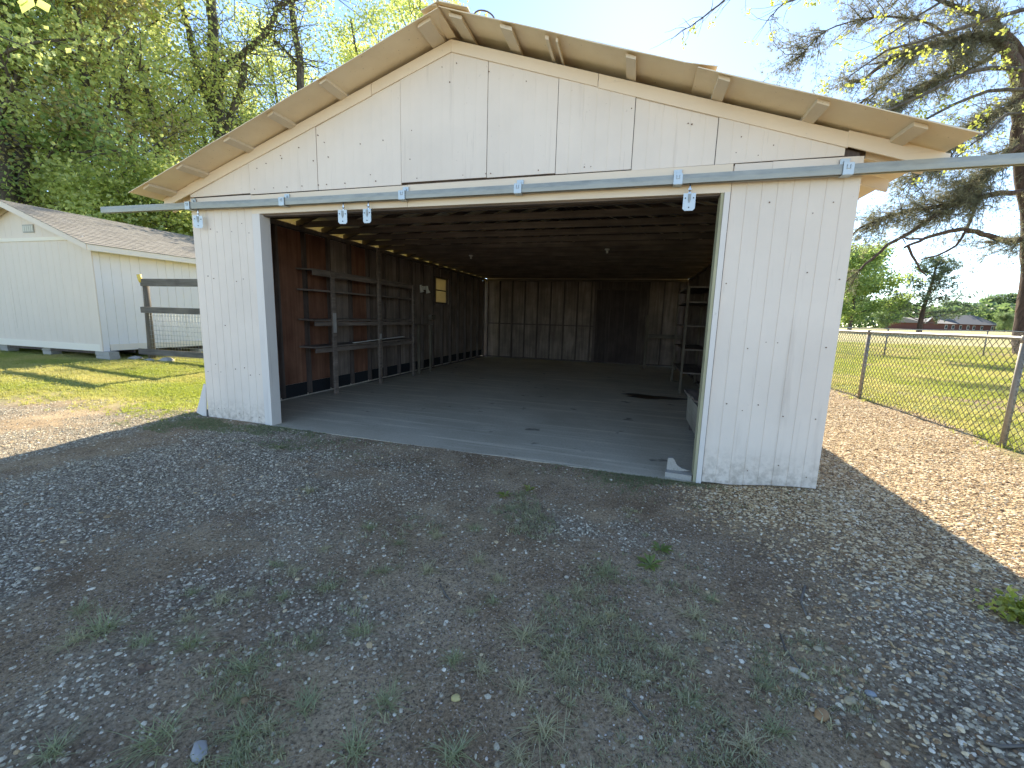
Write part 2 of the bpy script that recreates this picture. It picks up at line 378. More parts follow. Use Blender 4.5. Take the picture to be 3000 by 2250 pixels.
a = me.attributes.new('mulch', 'FLOAT', 'POINT'); a.data.foreach_set('value', P_mulch(x, y).astype(np.float32))
g = link('ground', me); g['kind'] = 'structure'; g['label'] = 'dirt and gravel ground turning to lawn and dry field'
def hz(x, y): return float(H(x, y))
R3 = np.array([[rt.x, rt.y, rt.z], [-up.x, -up.y, -up.z], [fw.x, fw.y, fw.z]])
def at(u, v, depth):
    return CAM+depth*(Vector(fw)+(u-1500)/FPX*rt-(v-1125)/FPX*up)
def spot(u, v):
    dd = Vector(fw)+(u-1500)/FPX*rt-(v-1125)/FPX*up; z = 0
    for _ in range(12):
        t = (z-CAM.z)/dd.z; p = CAM+t*dd; z = hz(p.x, p.y)
    return p.x, p.y

# slab (floor of the garage): very slight fall to the right at the front edge
def zf(x, y): return .004+(.043-.0142*x)*max(0, 1-y/11.3)
GX0, GX1, GD = -1.12, 6.24, 11.35
me_v = []; nxs, nys = 40, 50
mb = MB()
xs = np.linspace(-1.08, 6.2, nxs); ys = np.concatenate([[-.035], np.linspace(0.08, 11.3, nys-1)])
for j, yy in enumerate(ys):
    for i, xx in enumerate(xs):
        mb.v.append((xx, (yy if 0 <= xx <= 5.2 else .03)+(rnd.uniform(-.012, .012) if 0 <= xx <= 5.2 else 0) if j == 0 else yy, zf(xx, max(yy, 0))))
for j in range(nys-1):
    for i in range(nxs-1):
        k = j*nxs+i; mb.f.append((k, k+1, k+nxs+1, k+nxs)); mb.sm.append(False)
b0 = len(mb.v)
for i in range(nxs): v0 = mb.v[i]; mb.v.append((v0[0], v0[1]-.004, -.16))
for i in range(nxs-1): mb.f.append((b0+i, b0+i+1, i+1, i)); mb.sm.append(False)
slab = mb.build('floor', CONC, fix=False); slab['kind'] = 'structure'; slab['label'] = 'worn concrete slab floor of the garage'

# ------------------------------------------------------------------ garage
garage = tag(empty('garage', (2.57, 0, 0)), 'large cream wooden garage with a wide open front and low gable roof', 'garage')
AX = 2.57
def roofz(x): return 4.345-.337*abs(x-AX)      # underside of the roof sheets
def siding(name, x0, x1, z0, ztop, grooves, mt, parent, y=0.0, th=.014, warp=.003, gd=.004):
    """a grooved plywood sheet facing -y; ztop a function of x; grooves at x positions"""
    us = [(x0, 0)]
    for g_ in grooves:
        if x0+.02 < g_ < x1-.02: us += [(g_-.004, 0), (g_-.002, gd), (g_+.002, gd), (g_+.004, 0)]
    us.append((x1, 0))
    # densify
    us2 = []
    for (a, da), (b, db) in zip(us, us[1:]):
        us2.append((a, da))
        if b-a > .05: us2.append(((a+b)/2, 0))
    us2.append(us[-1])
    m = MB(); K = 5; ph = rnd.uniform(0, 9)
    for (u_, d_) in us2:
        zt = ztop(u_); zl = z0(u_) if callable(z0) else z0
        for k in range(K+1):
            zz = zl+(zt-zl)*k/K
            m.v.append((u_, y+d_+warp*math.sin(ph+u_*3+zz*1.7), zz))
    n = K+1
    for i in range(len(us2)-1):
        for k in range(K): m.f.append((i*n+k, (i+1)*n+k, (i+1)*n+k+1, i*n+k+1)); m.sm.append(False)
    off = len(m.v)
    m.v += [(v[0], y+th, v[2]) for v in m.v]
    for i in range(len(us2)-1):
        for k in range(K): m.f.append((off+i*n+k+1, off+(i+1)*n+k+1, off+(i+1)*n+k, off+i*n+k)); m.sm.append(False)
        m.f.append((i*n, off+i*n, off+(i+1)*n, (i+1)*n)); m.sm.append(False)
        m.f.append((i*n+K, (i+1)*n+K, off+(i+1)*n+K, off+i*n+K)); m.sm.append(False)
    for i, s_ in ((0, 1), (len(us2)-1, -1)):
        for k in range(K):
            f = (i*n+k, i*n+k+1, off+i*n+k+1, off+i*n+k); m.f.append(f if s_ > 0 else f[::-1]); m.sm.append(False)
    return m.build(name, mt, parent, fix=False)
def gr(x0, x1, st, jit=0): return [x0+st*(i+1) for i in range(int((x1-x0)/st))]
# gable panels (edges read off the facade)
ge = [-1.115, -.132, .856, 1.946, 2.93, 3.648, 4.373, 5.094, 6.09]
gb = [2.955, 2.943, 2.947, 2.965, 2.963, 2.953, 2.945, 2.955]
under = lambda x: 4.29-.337*abs(x-2.534)-.045
for i in range(8):
    a, b = ge[i]+.003, ge[i+1]-.003
    wob = rnd.uniform(-.006, .006)
    ts = lambda x: max(under(x), 2.96 if i in (0, 7) else 0)
    if i == 7: zz = lambda x: 2.946+.008*(x-5.09)
    else:
        zz = (lambda q, s_: (lambda x: q+s_*(x-a)))(gb[i], rnd.uniform(-.004, .010))
    siding('gable_panel', a, b, zz, ts, [] if i in (2, 3) and False else gr(a, b, .1225), PAINT, garage, y=-.010-(.004 if i % 2 else 0), warp=.003, gd=.001 if i in (1, 2, 3, 4) else .002)
# wide split at right end of the gable stays open and dark; backing sheathing behind the gable (dark)
m = MB(); m.prism([(GX0+.03, .02, 2.9), (GX1-.03, .02, 2.9), (GX1-.03, .02, 2.98), (2.534, .02, 4.22), (GX0+.03, .02, 2.98)], (0, .05, 0)); m.build('gable_frame', STUD, garage)
# front panels at both sides of the door
siding('front_panel', -1.12, -.125, lambda x: .035-.004*math.sin(x*9), lambda x: 2.94, gr(-1.12, -.12, .1245), PAINT, garage, y=-.004)
siding('front_panel', 5.256, 6.235, lambda x: -.02+.06*smooth(5.25, 6.2, x)+.006*math.sin(x*11), lambda x: 2.925+.02*(x-5.2), gr(5.256, 6.235, .1222), PAINT, garage, y=-.004)
nh = MB()
for x_ in list(np.arange(-1.06, -.14, .1225))+list(np.arange(5.30, 6.22, .1225)):
    for z_ in (.18, .75, 1.35, 1.95, 2.55):
        if rnd.random() < .5: xx, zz_ = x_+rnd.uniform(-.03, .03), z_+rnd.uniform(-.06, .06); nh.tube([(xx, -.0095, zz_), (xx, -.003, zz_)], rnd.uniform(.004, .0065), 6)
for _ in range(46):
    xx = rnd.uniform(-.9, 6.0); zt_ = 4.29-.337*abs(xx-2.534)-.2
    if zt_ > 3.05: zz_ = rnd.choice([3.0, rnd.uniform(3.0, zt_), zt_]); nh.tube([(xx, -.019, zz_), (xx, -.008, zz_)], rnd.uniform(.004, .0065), 6)
nh = nh.build('nail_heads', NT('rusty_nail').done((.16, .085, .05), .8), garage); nh['kind'] = 'stuff'
# header boards
for a, b, z0, z1, yy in ((-.12, 2.02, 2.712, 2.928, -.022), (2.024, 5.249, 2.708, 2.937, -.021)):
    m = MB(); n = 8
    for i in range(n):
        u0 = a+(b-a)*i/n; u1 = a+(b-a)*(i+1)/n
    m.quadbox([(a, yy, z0), (b, yy, z0-.004), (b, .02, z0-.004), (a, .02, z0), (a, yy, z1), (b, yy, z1+.006), (b, .02, z1+.006), (a, .02, z1)])
    m.build('header_board', TRIM, garage)
MB().box(5.262, 5.56, -.016, -.0045, 2.845, 2.940).build('header_board', PAINT, garage)
MB().box(5.562, 6.20, -.0155, -.0045, 2.835, 2.944, .002).build('header_board', PAINT, garage)
MB().box(-1.1, -.13, -.0165, -.0045, 2.885, 2.938, .002).build('header_board', PAINT, garage)
# door jambs and trims
MB().box(-.118, -.028, -.024, -.0045, .03, 2.712, .001).build('door_trim', TRIMZ, garage)
MB().box(-.026, .012, -.040, .115, .02, 2.706, .001).build('door_jamb', TRIMZ, garage)
MB().box(5.200, 5.248, -.026, .02, -.03, 2.706, .001).build('door_trim', TRIMZ, garage)
MB().box(5.172, 5.198, -.02, .115, -.03, 2.706, .001).build('door_jamb', wood_mat('jamb_edge_wood', (.40, .38, .24), (.55, .52, .34)), garage)
MB().box(-.024, 5.17, .0205, .10, 2.69, 2.90).build('header_beam', JOIST, garage)
# rake boards (fascia on the gable face), in lapped lengths
def rake(xa, xb, hh=.117, yy=-.026, dz=0, name='rake_board'):
    ft = lambda x: 4.290-.326*abs(x-2.534)+dz
    m = MB(); pts = [(xa, yy, ft(xa)-hh), (xb, yy, ft(xb)-hh), (xb, yy, ft(xb)), (xa, yy, ft(xa))]
    m.prism(pts, (0, .014, 0)); return m.build(name, TRIM, garage)
rake(-1.55, -1.125, .108, -.024, -.006); rake(-1.12, 1.60, .118, -.028); rake(1.606, 2.533, .112, -.027)
rake(2.535, 4.02, .112, -.028); rake(4.025, 6.10, .118, -.0275); rake(6.09, 6.80, .122, -.030, .012)
# side walls, back wall (siding outside)
def wall_piece(name, x0, x1, y0, y1, z0, z1, mt): return MB().box(x0, x1, y0, y1, z0, z1).build(name, mt, garage)
ys_ = [i*.61+.02 for i in range(19)]
WY0, WY1, WZ0, WZ1 = 6.98, 7.75, 1.92, 2.60
for i in range(9):
    y0 = .012+i*1.22+.002; y1 = min(y0+1.217, 11.3)
    wall_piece('side_panel', GX1-.013, GX1, y0, y1, .02, 2.95, PAINT)
    if y0 < WY0 < y1 or y0 < WY1 < y1:
        a0, a1 = max(y0, WY0), min(y1, WY1)
        m = MB().box(GX0, GX0+.013, y0, y1, .02, WZ0).box(GX0, GX0+.013, y0, y1, WZ1, 2.95)
        if y0 < WY0: m.box(GX0, GX0+.013, y0, WY0, WZ0+.001, WZ1-.001)
        if y1 > WY1: m.box(GX0, GX0+.013, WY1, y1, WZ0+.001, WZ1-.001)
        m.build('side_panel', PAINT, garage)
    else: wall_piece('side_panel', GX0, GX0+.013, y0, y1, .02, 2.95, PAINT)
for i in range(6):
    x0 = GX0+.0135+i*1.222; wall_piece('back_panel', x0, min(x0+1.218, GX1-.014), GD-.012, GD, .02, 2.95, PAINT)
m = MB(); m.prism([(GX0, GD-.02, 2.952), (GX1, GD-.02, 2.952), (2.57, GD-.02, 4.335)], (0, .02, 0)); m.build('back_gable', PAINT, garage)
# interior: plywood between studs, studs, plates
IX0, IX1 = GX0+.0145, GX1-.0145
def iy(i): return .02+i*.61
for i in range(18):
    y0, y1 = iy(i)+.04, iy(i+1)-.002
    red = i < 4 or (i == 5)
    if not (y0 < WY1 and y1 > WY0):
        MB().box(IX0, IX0+.012, y0, y1, .30, 2.88, .001).build('inner_sheet', PLY_RED if red else PLY_GREY, garage)
    else:
        MB().box(IX0, IX0+.012, y0, y1, .30, WZ0-.04, .001).build('inner_sheet', PLY_GREY, garage)
        MB().box(IX0, IX0+.012, y0, y1, WZ1+.04, 2.88, .001).build('inner_sheet', PLY_GREY, garage)
    MB().box(IX0, IX0+.010, y0, y1, .07, .296).build('tar_paper_strip', BLACK, garage)
    MB().box(IX1-.012, IX1, y0, y1, .07, 2.88, .001).build('inner_sheet', PLY_RED if i % 3 == 0 else PLY_GREY, garage)
for i in range(19):
    z0 = zf(-1, iy(i))+.045
    if not (WY0-.02 < iy(i) < WY1+.02):
        MB().box(IX0, IX0+.09, iy(i)-.0, iy(i)+.038, z0, 2.88, .003).build('stud', STUD, garage)
    else: MB().box(IX0, IX0+.09, iy(i), iy(i)+.038, z0, WZ0-.05, .003).build('stud', STUD, garage)
    MB().box(IX1-.09, IX1, iy(i), iy(i)+.038, .05, 2.88, .003).build('stud', STUD, garage)
for xx in (IX0, IX1-.09):
    MB().box(xx, xx+.09, .12, GD-.02, .0, .043, .002).build('bottom_plate', STUD, garage)
    MB().box(xx, xx+.09, .02, GD-.02, 2.885, 2.955).build('top_plate', JOIST, garage)
for i in range(15):
    x0 = IX0+.1+i*.492
    if not 3.1 < x0 < 4.6: MB().box(x0, x0+.038, GD-.105, GD-.015, .02, 2.88, .003).build('back_stud', STUD, garage)
    if i < 14 and not 3.1 < x0+.1 < 4.7: MB().box(x0+.042, x0+.488, GD-.028, GD-.016, .02, 2.88, .001).build('inner_sheet', PLY_GREY, garage)
MB().box(GX0+.02, IX0+.099, GD-.10, GD-.014, .0, 2.95).build('corner_stud', STUD, garage); MB().box(IX1-.099, GX1-.02, GD-.10, GD-.014, .0, 2.95).build('corner_stud', STUD, garage)
MB().box(3.05, 4.85, GD-.04, GD-.0165, .0, 2.88).build('door_surround', STUD, garage); MB().box(GX0+.015, GX1-.015, GD-.0155, GD-.0135, .0, 2.95).build('sheathing', STUD, garage)
MB().box(IX0+.1, IX1-.1, GD-.14, GD-.0145, -.02, .043).build('bottom_plate', STUD, garage)
MB().box(IX0+.1, IX1-.1, GD-.11, GD-.02, 2.885, 2.955).build('back_plate', JOIST, garage)
for z_ in (1.28,): MB().box(IX0+.1, 3.1, GD-.10, GD-.02, z_, z_+.04).build('blocking', STUD, garage)
# door in the back wall
dr = MB().box(3.14, 4.62, GD-.09, GD-.05, .02, 2.62).build('back_door', STUD, garage)
for x0 in (3.15, 3.64, 4.13): MB().box(x0, x0+.475, GD-.104, GD-.092, .05, 2.58, .002).build('plank', wood_mat('door_plank', (.06, .045, .042), (.11, .085, .08)), dr)
# left window
wf = MB()
for b in ((WY0-.04, WY1+.04, WZ0-.045, WZ0), (WY0-.04, WY1+.04, WZ1, WZ1+.045), (WY0-.04, WY0, WZ0+.001, WZ1-.001), (WY1, WY1+.04, WZ0+.001, WZ1-.001)):
    wf.box(GX0-.01, IX0+.05, b[0], b[1], b[2], b[3])
wf.box(GX0+.002, IX0+.03, WY0, WY1, 2.25, 2.28)
wf = wf.build('window', STUD, garage)
for z0, z1 in ((WZ0, 2.25), (2.28, WZ1)): MB().box(GX0+.008, GX0+.012, WY0, WY1, z0, z1).build('pane', GLASS, wf)
# joists (whole span), rafters, purlins, roof sheets
for i in range(1, 19):
    yy = iy(i)
    MB().quadbox([(-1.1, yy, 2.957), (6.2, yy, 2.957), (6.2, yy+.038, 2.957), (-1.1, yy+.038, 2.957), (-1.1, yy, 3.05), (6.2, yy, 3.05), (6.2, yy+.038, 3.05), (-1.1, yy+.038, 3.05)]).build('ceiling_joist', JOIST, garage)
for i in range(0, 19):
    yy = iy(i)-.042 if i else .075
    for s_ in (-1, 1):
        xe = AX+s_*4.12
        zr = lambda x: roofz(x)-.048
        xw = AX+s_*3.70; lo = lambda x: zr(x)-.10
        m = MB(); m.prism([(AX+s_*.003, yy, zr(AX)), (xw, yy, zr(xw)), (xw, yy, lo(xw)), (AX+s_*.003, yy, lo(AX))], (0, .036, 0)); m.build('rafter', RAFT, garage)
        m = MB(); m.prism([(xw+s_*.001, yy, zr(xw)), (xe, yy, zr(xe)), (xe, yy, lo(xe)), (xw+s_*.001, yy, lo(xw))], (0, .036, 0)); m.build('rafter_tail', TRIM, garage)
pc = [(-1.36, .13), (-.79, .11), (-.06, .105), (.56, .105), (1.26, .11), (2.40, .16), (2.72, .16), (3.215, .14), (3.59, .05), (3.68, .035), (4.32, .11), (5.06, .115), (5.78, .112), (6.43, .115)]
for k, (px_, wd) in enumerate(pc):
    s_ = -1 if px_ < AX else 1
    fr = -.335-rnd.uniform(0, .035)
    xa, xb = px_-wd/2, px_+wd/2
    xa += .06*wd; xb -= .06*wd; za, zb = roofz(xa), roofz(xb)
    m = MB(); t = .034; nn = 14
    yy = [fr, fr+.02, -.06]+[GD+.05]
    for y0, y1 in zip(yy, yy[1:]):
        pass
    c = .006
    m.quadbox([(xa+c, fr, za-t), (xb-c, fr+rnd.uniform(-.01, .01), zb-t), (xb, GD+.25, zb-t), (xa, GD+.25, za-t), (xa+c, fr, za-.003), (xb-c, fr, zb-.003), (xb, GD+.25, zb-.003), (xa, GD+.25, za-.003)])
    m.build('purlin', PURL, garage)
# roof sheets: strips running down the slope, laid side by side along the ridge
def sheet(x0, x1, y0, y1, lift, curl=0):
    m = MB(); n = 10; th = .007
    for t_ in (0, 1):
        for i in range(n+1):
            xx = x0+(x1-x0)*i/n
            for yy in (y0, y0+.02, y1):
                z = roofz(xx)+lift+t_*th
                if curl and i == n: z += curl
                if yy == y0: z -= .012+.004*math.sin(xx*5)
                m.v.append((xx, yy, z))
    N = (n+1)*3
    for t_ in (0, 1):
        for i in range(n):
            for k in range(2):
                f = (t_*N+i*3+k, t_*N+(i+1)*3+k, t_*N+(i+1)*3+k+1, t_*N+i*3+k+1); m.f.append(f); m.sm.append(False)
    for i in range(n): m.f.append((i*3, (i+1)*3, N+(i+1)*3, N+i*3)); m.sm.append(False); m.f.append((i*3+2, (i+1)*3+2, N+(i+1)*3+2, N+i*3+2)); m.sm.append(False)
    for i in (0, n):
        for k in (0, 1): m.f.append((i*3+k, i*3+k+1, N+i*3+k+1, N+i*3+k)); m.sm.append(False)
    return m.build('roof_sheet', SHEET, garage)
ny_ = 14; y0r = -.40; stp = (GD+.35-y0r)/ny_
for j in range(ny_):
    a, b = y0r+j*stp, y0r+(j+1)*stp+.03
    l = .002*(j % 2)
    sheet(AX-4.18, AX-.004, a, b, l); sheet(AX+.004, 5.0, a, b, l+.012, .028 if j == 0 else 0); sheet(4.85, AX+4.20, a, b, l)
m = MB(); m.quadbox([(AX-.16, -.43, roofz(AX-.16)+.022), (AX+.02, -.43, roofz(AX)+.024), (AX+.02, GD+.36, roofz(AX)+.024), (AX-.16, GD+.36, roofz(AX-.16)+.022), (AX-.16, -.43, roofz(AX-.16)+.027), (AX+.02, -.43, roofz(AX)+.032), (AX+.02, GD+.36, roofz(AX)+.032), (AX-.16, GD+.36, roofz(AX-.16)+.027)]); m.build('ridge_cap', SHEET, garage)
m = MB(); m.quadbox([(AX+.001, -.43, roofz(AX)+.024), (AX+.30, -.43, roofz(AX+.30)+.030), (AX+.30, GD+.36, roofz(AX+.30)+.030), (AX+.001, GD+.36, roofz(AX)+.024), (AX+.001, -.43, roofz(AX)+.034), (AX+.30, -.43, roofz(AX+.30)+.035), (AX+.30, GD+.36, roofz(AX+.30)+.035), (AX+.001, GD+.36, roofz(AX)+.034)]); m.build('ridge_cap', SHEET, garage)
# folded gable-end flap under the ridge
MB().prism([(2.50, -.42, 4.345), (2.56, -.42, 4.345), (2.585, -.02, 4.30), (2.49, -.02, 4.30)], (0, 0, .006)).build('ridge_flap', SHEET, garage)
m = MB(); m.tube([(3.0+.10*math.cos(t), -.34, roofz(3.0)+.022+.060*math.sin(t)-.10*math.cos(t)*.337) for t in np.linspace(0, math.pi, 11)], .007, 6); m.build('roof_hoop', STUD, garage)
# loose curled strip of siding at the left corner
m = MB(); m.quadbox([(-1.30, -.035, .11), (-1.155, -.02, .04), (-1.15, .0, .04), (-1.29, -.02, .11), (-1.155, -.012, .52), (-1.125, -.008, .50), (-1.122, .004, .50), (-1.15, .002, .52)]); m.build('torn_siding_strip', TRIMZ, garage)
MB().box(-1.135, -1.121, -.012, .06, .0, .16, .004).build('torn_siding_strip', BLACK, garage)
# sliding-door track: hollow C section, sagging slightly, with brackets
def trz(x): return 2.808+.012*((x-2.5)/4)**2+(.008 if x < 0 else 0)*min(1, -x)
TY = -.085
def track_profile(m, xs_):
    n = 8; prof = [(-.030, -.036), (-.030, .036), (.030, .036), (.030, -.036), (.012, -.036), (.024, .030), (-.024, .030), (-.012, -.036)]
    prof = [(-.030, -.038), (-.032, 0), (-.030, .038), (.030, .038), (.030, -.038), (.010, -.038), (.010, -.034), (.027, -.034), (.027, .034), (-.027, .034), (-.027, -.034), (-.010, -.034), (-.010, -.038)]
    n = len(prof); base = len(m.v)
    for x_ in xs_:
        for (a, b) in prof: m.v.append((x_, TY+a, trz(x_)+b))
    for i in range(len(xs_)-1):
        for k in range(n): m.f.append((base+i*n+k, base+i*n+(k+1) % n, base+(i+1)*n+(k+1) % n, base+(i+1)*n+k)); m.sm.append(False)
    m.f.append(tuple(base+k for k in range(n))); m.f.append(tuple(base+(len(xs_)-1)*n+k for k in reversed(range(n)))); m.sm += [False, False]
m = MB(); track_profile(m, np.linspace(-2.60, 8.9, 24)); track = m.build('door_track', GALV, garage)
for bx in (-1.03, .43, 2.01, 3.30, 4.79, 6.09, 8.0):
    z = trz(bx); m = MB()
    if bx < 7:
        m.box(bx-.035, bx+.035, -.036, -.029, z+.03, z+.105); 
        m.box(bx-.010, bx+.010, -.05, -.0365, z+.055, z+.085)
    m.box(bx-.038, bx+.038, TY-.040, -.045, z+.041, z+.047); m.box(bx-.038, bx+.038, TY-.042, TY-.036, z-.045, z+.0405)
    m.box(bx-.038, bx+.038, TY-.036, -.045, z-.048, z-.042)
    m.tube([(bx-.012, TY-.044, z+.03), (bx-.012, TY-.044, z+.0), (bx+.012, TY-.044, z+.0), (bx+.012, TY-.044, z+.03)], .0035, 5)
    m.build('bracket', PLATE, track)
# roller hangers: each hangs in the track on a bolt
def hanger(x0, label, rot=0):
    z = trz(x0)-.03
    h = tag(empty('roller_hanger', (x0, TY, z)), label, 'door hanger', 'roller hangers hanging from the door track')
    m = MB(); m.tube([(x0, TY, z+.02), (x0, TY, z-.095)], .007, 8); m.tube([(x0, TY, z-.045), (x0, TY, z-.062)], .015, 6, sm=False); m.tube([(x0, TY, z-.078), (x0, TY, z-.09)], .015, 6, sm=False)
    m.build('bolt', BOLT, h)
    c, s_ = math.cos(rot), math.sin(rot)
    def q(px, py, pz): return (x0+px*c-py*s_, TY+px*s_+py*c, z+pz)
    W = .052
    pl = MB(); pl.prism([q(-W, -.028, -.098), q(W, -.028, -.098), q(W, -.028, -.225), q(W-.018, -.028, -.243), q(-W+.018, -.028, -.243), q(-W, -.028, -.225)], tuple(Vector(q(0, .005, 0))-Vector(q(0, 0, 0))))
    pl.prism([q(-W, -.028, -.098), q(W, -.028, -.098), q(W*.7, .03, -.092), q(-W*.7, .03, -.092)], (0, 0, .005))
    pl = pl.build('plate', PLATE, h)
    g_ = MB(); g_.prism([q(-.014, -.030, -.10), q(.014, -.030, -.10), q(.012, -.034, -.15), q(0, -.036, -.178), q(-.012, -.034, -.15)], tuple(Vector(q(0, .004, 0))-Vector(q(0, 0, 0)))); g_.build('rib', GALV, h)
    ho = MB()
    for (hx, hzz) in ((-.034, -.135), (.034, -.135), (0, -.215)): ho.tube([q(hx, -.0335, hzz), q(hx, -.027, hzz)], .0055, 6)
    ho.build('screw_hole', DARKM, h)
hanger(-.905, 'hanger plate under the track in front of the narrow left wall panel', .55)
hanger(1.248, 'left one of the two neighbouring hanger plates at the left of the door opening', .2)
hanger(1.573, 'right one of the two neighbouring hanger plates at the left of the door opening', -.05)
hanger(4.90, 'hanger plate near the right end of the door opening beside the right jamb', .0)

# ------------------------------------------------------------------ things in the garage
sh = tag(empty('shelving_unit', (-.9, 3.6, 0)), 'tall rough wooden shelves built along the left inside wall', 'shelves')
SPX = -.70
for (yy, zt, wd) in ((2.13, 2.26, .09), (3.57, 2.88, .085), (5.02, 2.24, .08)):
    m = MB(); m.box(SPX-.02, SPX+.02, yy-wd/2, yy+wd/2, zf(-.7, yy), zt, .004); m.build('post', SHELF, sh)
    if yy < 4:
        MB().box(SPX+.0205, SPX+.0235, yy-wd/2+.003, yy+wd/2-.003, 1.18 if yy < 3 else 1.0, 1.53 if yy < 3 else 1.12, .001).build('white_patch', WPOST, sh)
    else: pass
for z_ in (2.24, 1.90, 1.395, .93):
    MB().quadbox([(IX0+.095, 1.62, z_+.0), (SPX-.022, 1.68, z_-.01), (SPX-.022, 4.98, z_), (IX0+.095, 5.1, z_+.01), (IX0+.095, 1.62, z_+.026), (SPX-.022, 1.68, z_+.018), (SPX-.022, 4.98, z_+.028), (IX0+.095, 5.1, z_+.036)]).build('shelf', SHELF, sh)
for z_ in (2.2, 1.35, .89): MB().box(SPX-.019, SPX+.0, 1.66, 5.0, z_-.05, z_+.025, .003).build('shelf_rail', SHELF, sh)
st = MB().beam((SPX+.02, 2.65, .975), (SPX-.06, 4.65, 1.02), .05, .012).build('white_strip', WHITE); tag(st, 'long thin white strip lying on the lowest of the left shelves', 'strip')
# second low shelf further back
s2 = tag(empty('wall_shelf', (-.9, 5.9, 0)), 'low dark shelf with short posts past the tall shelves on the left wall', 'shelf')
MB().box(IX0+.095, -.72, 5.15, 6.1, 1.28, 1.305, .003).build('shelf', SHELF, s2)
for yy in (5.35, 6.0): MB().box(-.78, -.72, yy, yy+.05, zf(-.7, 6), 1.28, .003).build('leg', GREYZ, s2)
bx_ = MB().box(-.95, -.86, 6.3, 6.55, 1.42, 1.55).build('junction_box', GREYW); tag(bx_, 'small pale box on the left inside wall below the window', 'box')
# twin flood lamp on left wall
fl = tag(empty('flood_lamp', (-.95, 6.0, 2.2)), 'unlit twin flood lamp fixture on the left inside wall before the window', 'lamp')
MB().tube([(-1.0, 5.95, 2.24), (-.86, 5.95, 2.24)], .05, 12).build('base_plate', WHITE, fl)
for dy in (-.22, .12):
    MB().tube([(-.88, 5.95+dy, 2.30), (-.87, 5.95+dy, 2.22), (-.86, 5.96+dy, 2.17), (-.85, 5.97+dy, 2.12)], [.03, .035, .045, .06], 12).build('lamp_holder', WHITE, fl)
    MB().tube([(-.88, 5.95, 2.24), (-.88, 5.95+dy, 2.24)], .012, 8).build('arm', WHITE, fl)
# hanging sockets under the joists
for (u_, v_, yy, lb) in ((1778, 748, 4.6, 'white pull-chain lamp holder under the ceiling towards the right'), (1380, 733, 5.2, 'white lamp holder under the ceiling towards the left')):
    dd = Vector(fw)+(u_-1500)/FPX*rt-(v_-1125)/FPX*up; t = (yy-CAM.y)/dd.y; p = CAM+dd*t
    k = tag(empty('ceiling_lamp_holder', (p.x, p.y, 2.95)), lb, 'lamp holder', 'lamp holders on the ceiling joists')
    MB().tube([(p.x, p.y, 2.955), (p.x, p.y, 2.93)], .05, 12).build('base', WHITE, k); MB().tube([(p.x, p.y, 2.93), (p.x, p.y, 2.87)], [.025, .022], 10).build('socket', WHITE, k)
# right: open rack
rk = tag(empty('storage_rack', (5.8, 6.3, 0)), 'dark open rack with four shelves along the right inside wall', 'rack')
for (xx, yy) in ((5.52, 5.3), (5.52, 7.4), (6.08, 5.3), (6.08, 7.4)): MB().box(xx, xx+.045, yy, yy+.045, .0, 2.3).build('post', GREYZ, rk)
for z_ in (.45, .95, 1.45, 1.95, 2.26): MB().box(5.54, 6.1, 5.32, 7.42, z_, z_+.03).build('shelf', SHELF, rk)
for i, z_ in enumerate((.55, .55, 1.06)):
    pass
# small table frame at the back wall
tb = tag(empty('work_stand', (5.4, 10.6, 0)), 'narrow wooden stand with a crossbar before the back wall at the right', 'stand')
MB().box(4.86, 4.95, 10.2, 10.25, .0, 1.75, .004).build('post', GREYZ, tb); MB().box(5.83, 5.9, 10.2, 10.25, .0, .62, .004).build('post', GREYZ, tb)
MB().box(4.96, 6.0, 10.19, 10.24, 1.0, 1.13, .004).build('crossbar', GREYW, tb)
# box bench behind the right jamb
be = tag(empty('box_bench', (5.7, 1.2, 0)), 'low pale wooden box bench with a rotten lid just inside the right jamb', 'bench')
MB().quadbox([(5.345, .25, .13), (6.05, .25, .13), (6.05, 2.28, .12), (5.345, 2.28, .12), (5.335, .25, .50), (6.05, .25, .50), (6.05, 2.28, .50), (5.335, 2.28, .50)]).build('side', wood_mat('bench_paint', (.30, .27, .22), (.42, .39, .32), 'y', .5), be)
m = MB(); pts = []
n = 22
for i in range(n+1):
    yy = .2+(2.34-.2)*i/n; pts.append((5.285+.045*rnd.random()*(1 if 3 < i < 18 else .2)+(0.05*math.exp(-((i-10)/3.5)**2)), yy))
poly = [(a_, b_, .525) for a_, b_ in pts]+[(6.1, 2.34, .525), (6.1, .2, .525)]
m.prism(poly, (0, 0, .03)); m.build('lid', SHELF, be)
MB().box(5.38, 6.0, .3, .34, zf(5.4, 0), .13).build('foot', STUD, be); MB().box(5.38, 6.0, 2.15, 2.19, zf(5.4, 2), .12).build('foot', STUD, be)
# broken piece of concrete block by the right jamb
cb = MB(); o = Vector((5.045, .10, zf(5.0, 0)))
def bq(pts_, off): cb.prism([o+Vector(p) for p in pts_], off)
bq([(-.135, -.085, .0), (.115, -.105, .0), (.165, .03, .0), (-.11, .05, .0)], (0, 0, .055))
cb.prism([o+Vector(p) for p in ((-.115, .0, .056), (.02, -.005, .056), (.12, -.01, .07), (.03, 0, .085), (-.02, 0, .115), (-.045, 0, .165), (-.065, .0, .185), (-.11, 0, .18))], (0, .045, 0))
cb = cb.build('concrete_chunk', BLOCK); tag(cb, 'broken grey concrete block piece on the slab by the right jamb', 'concrete block')
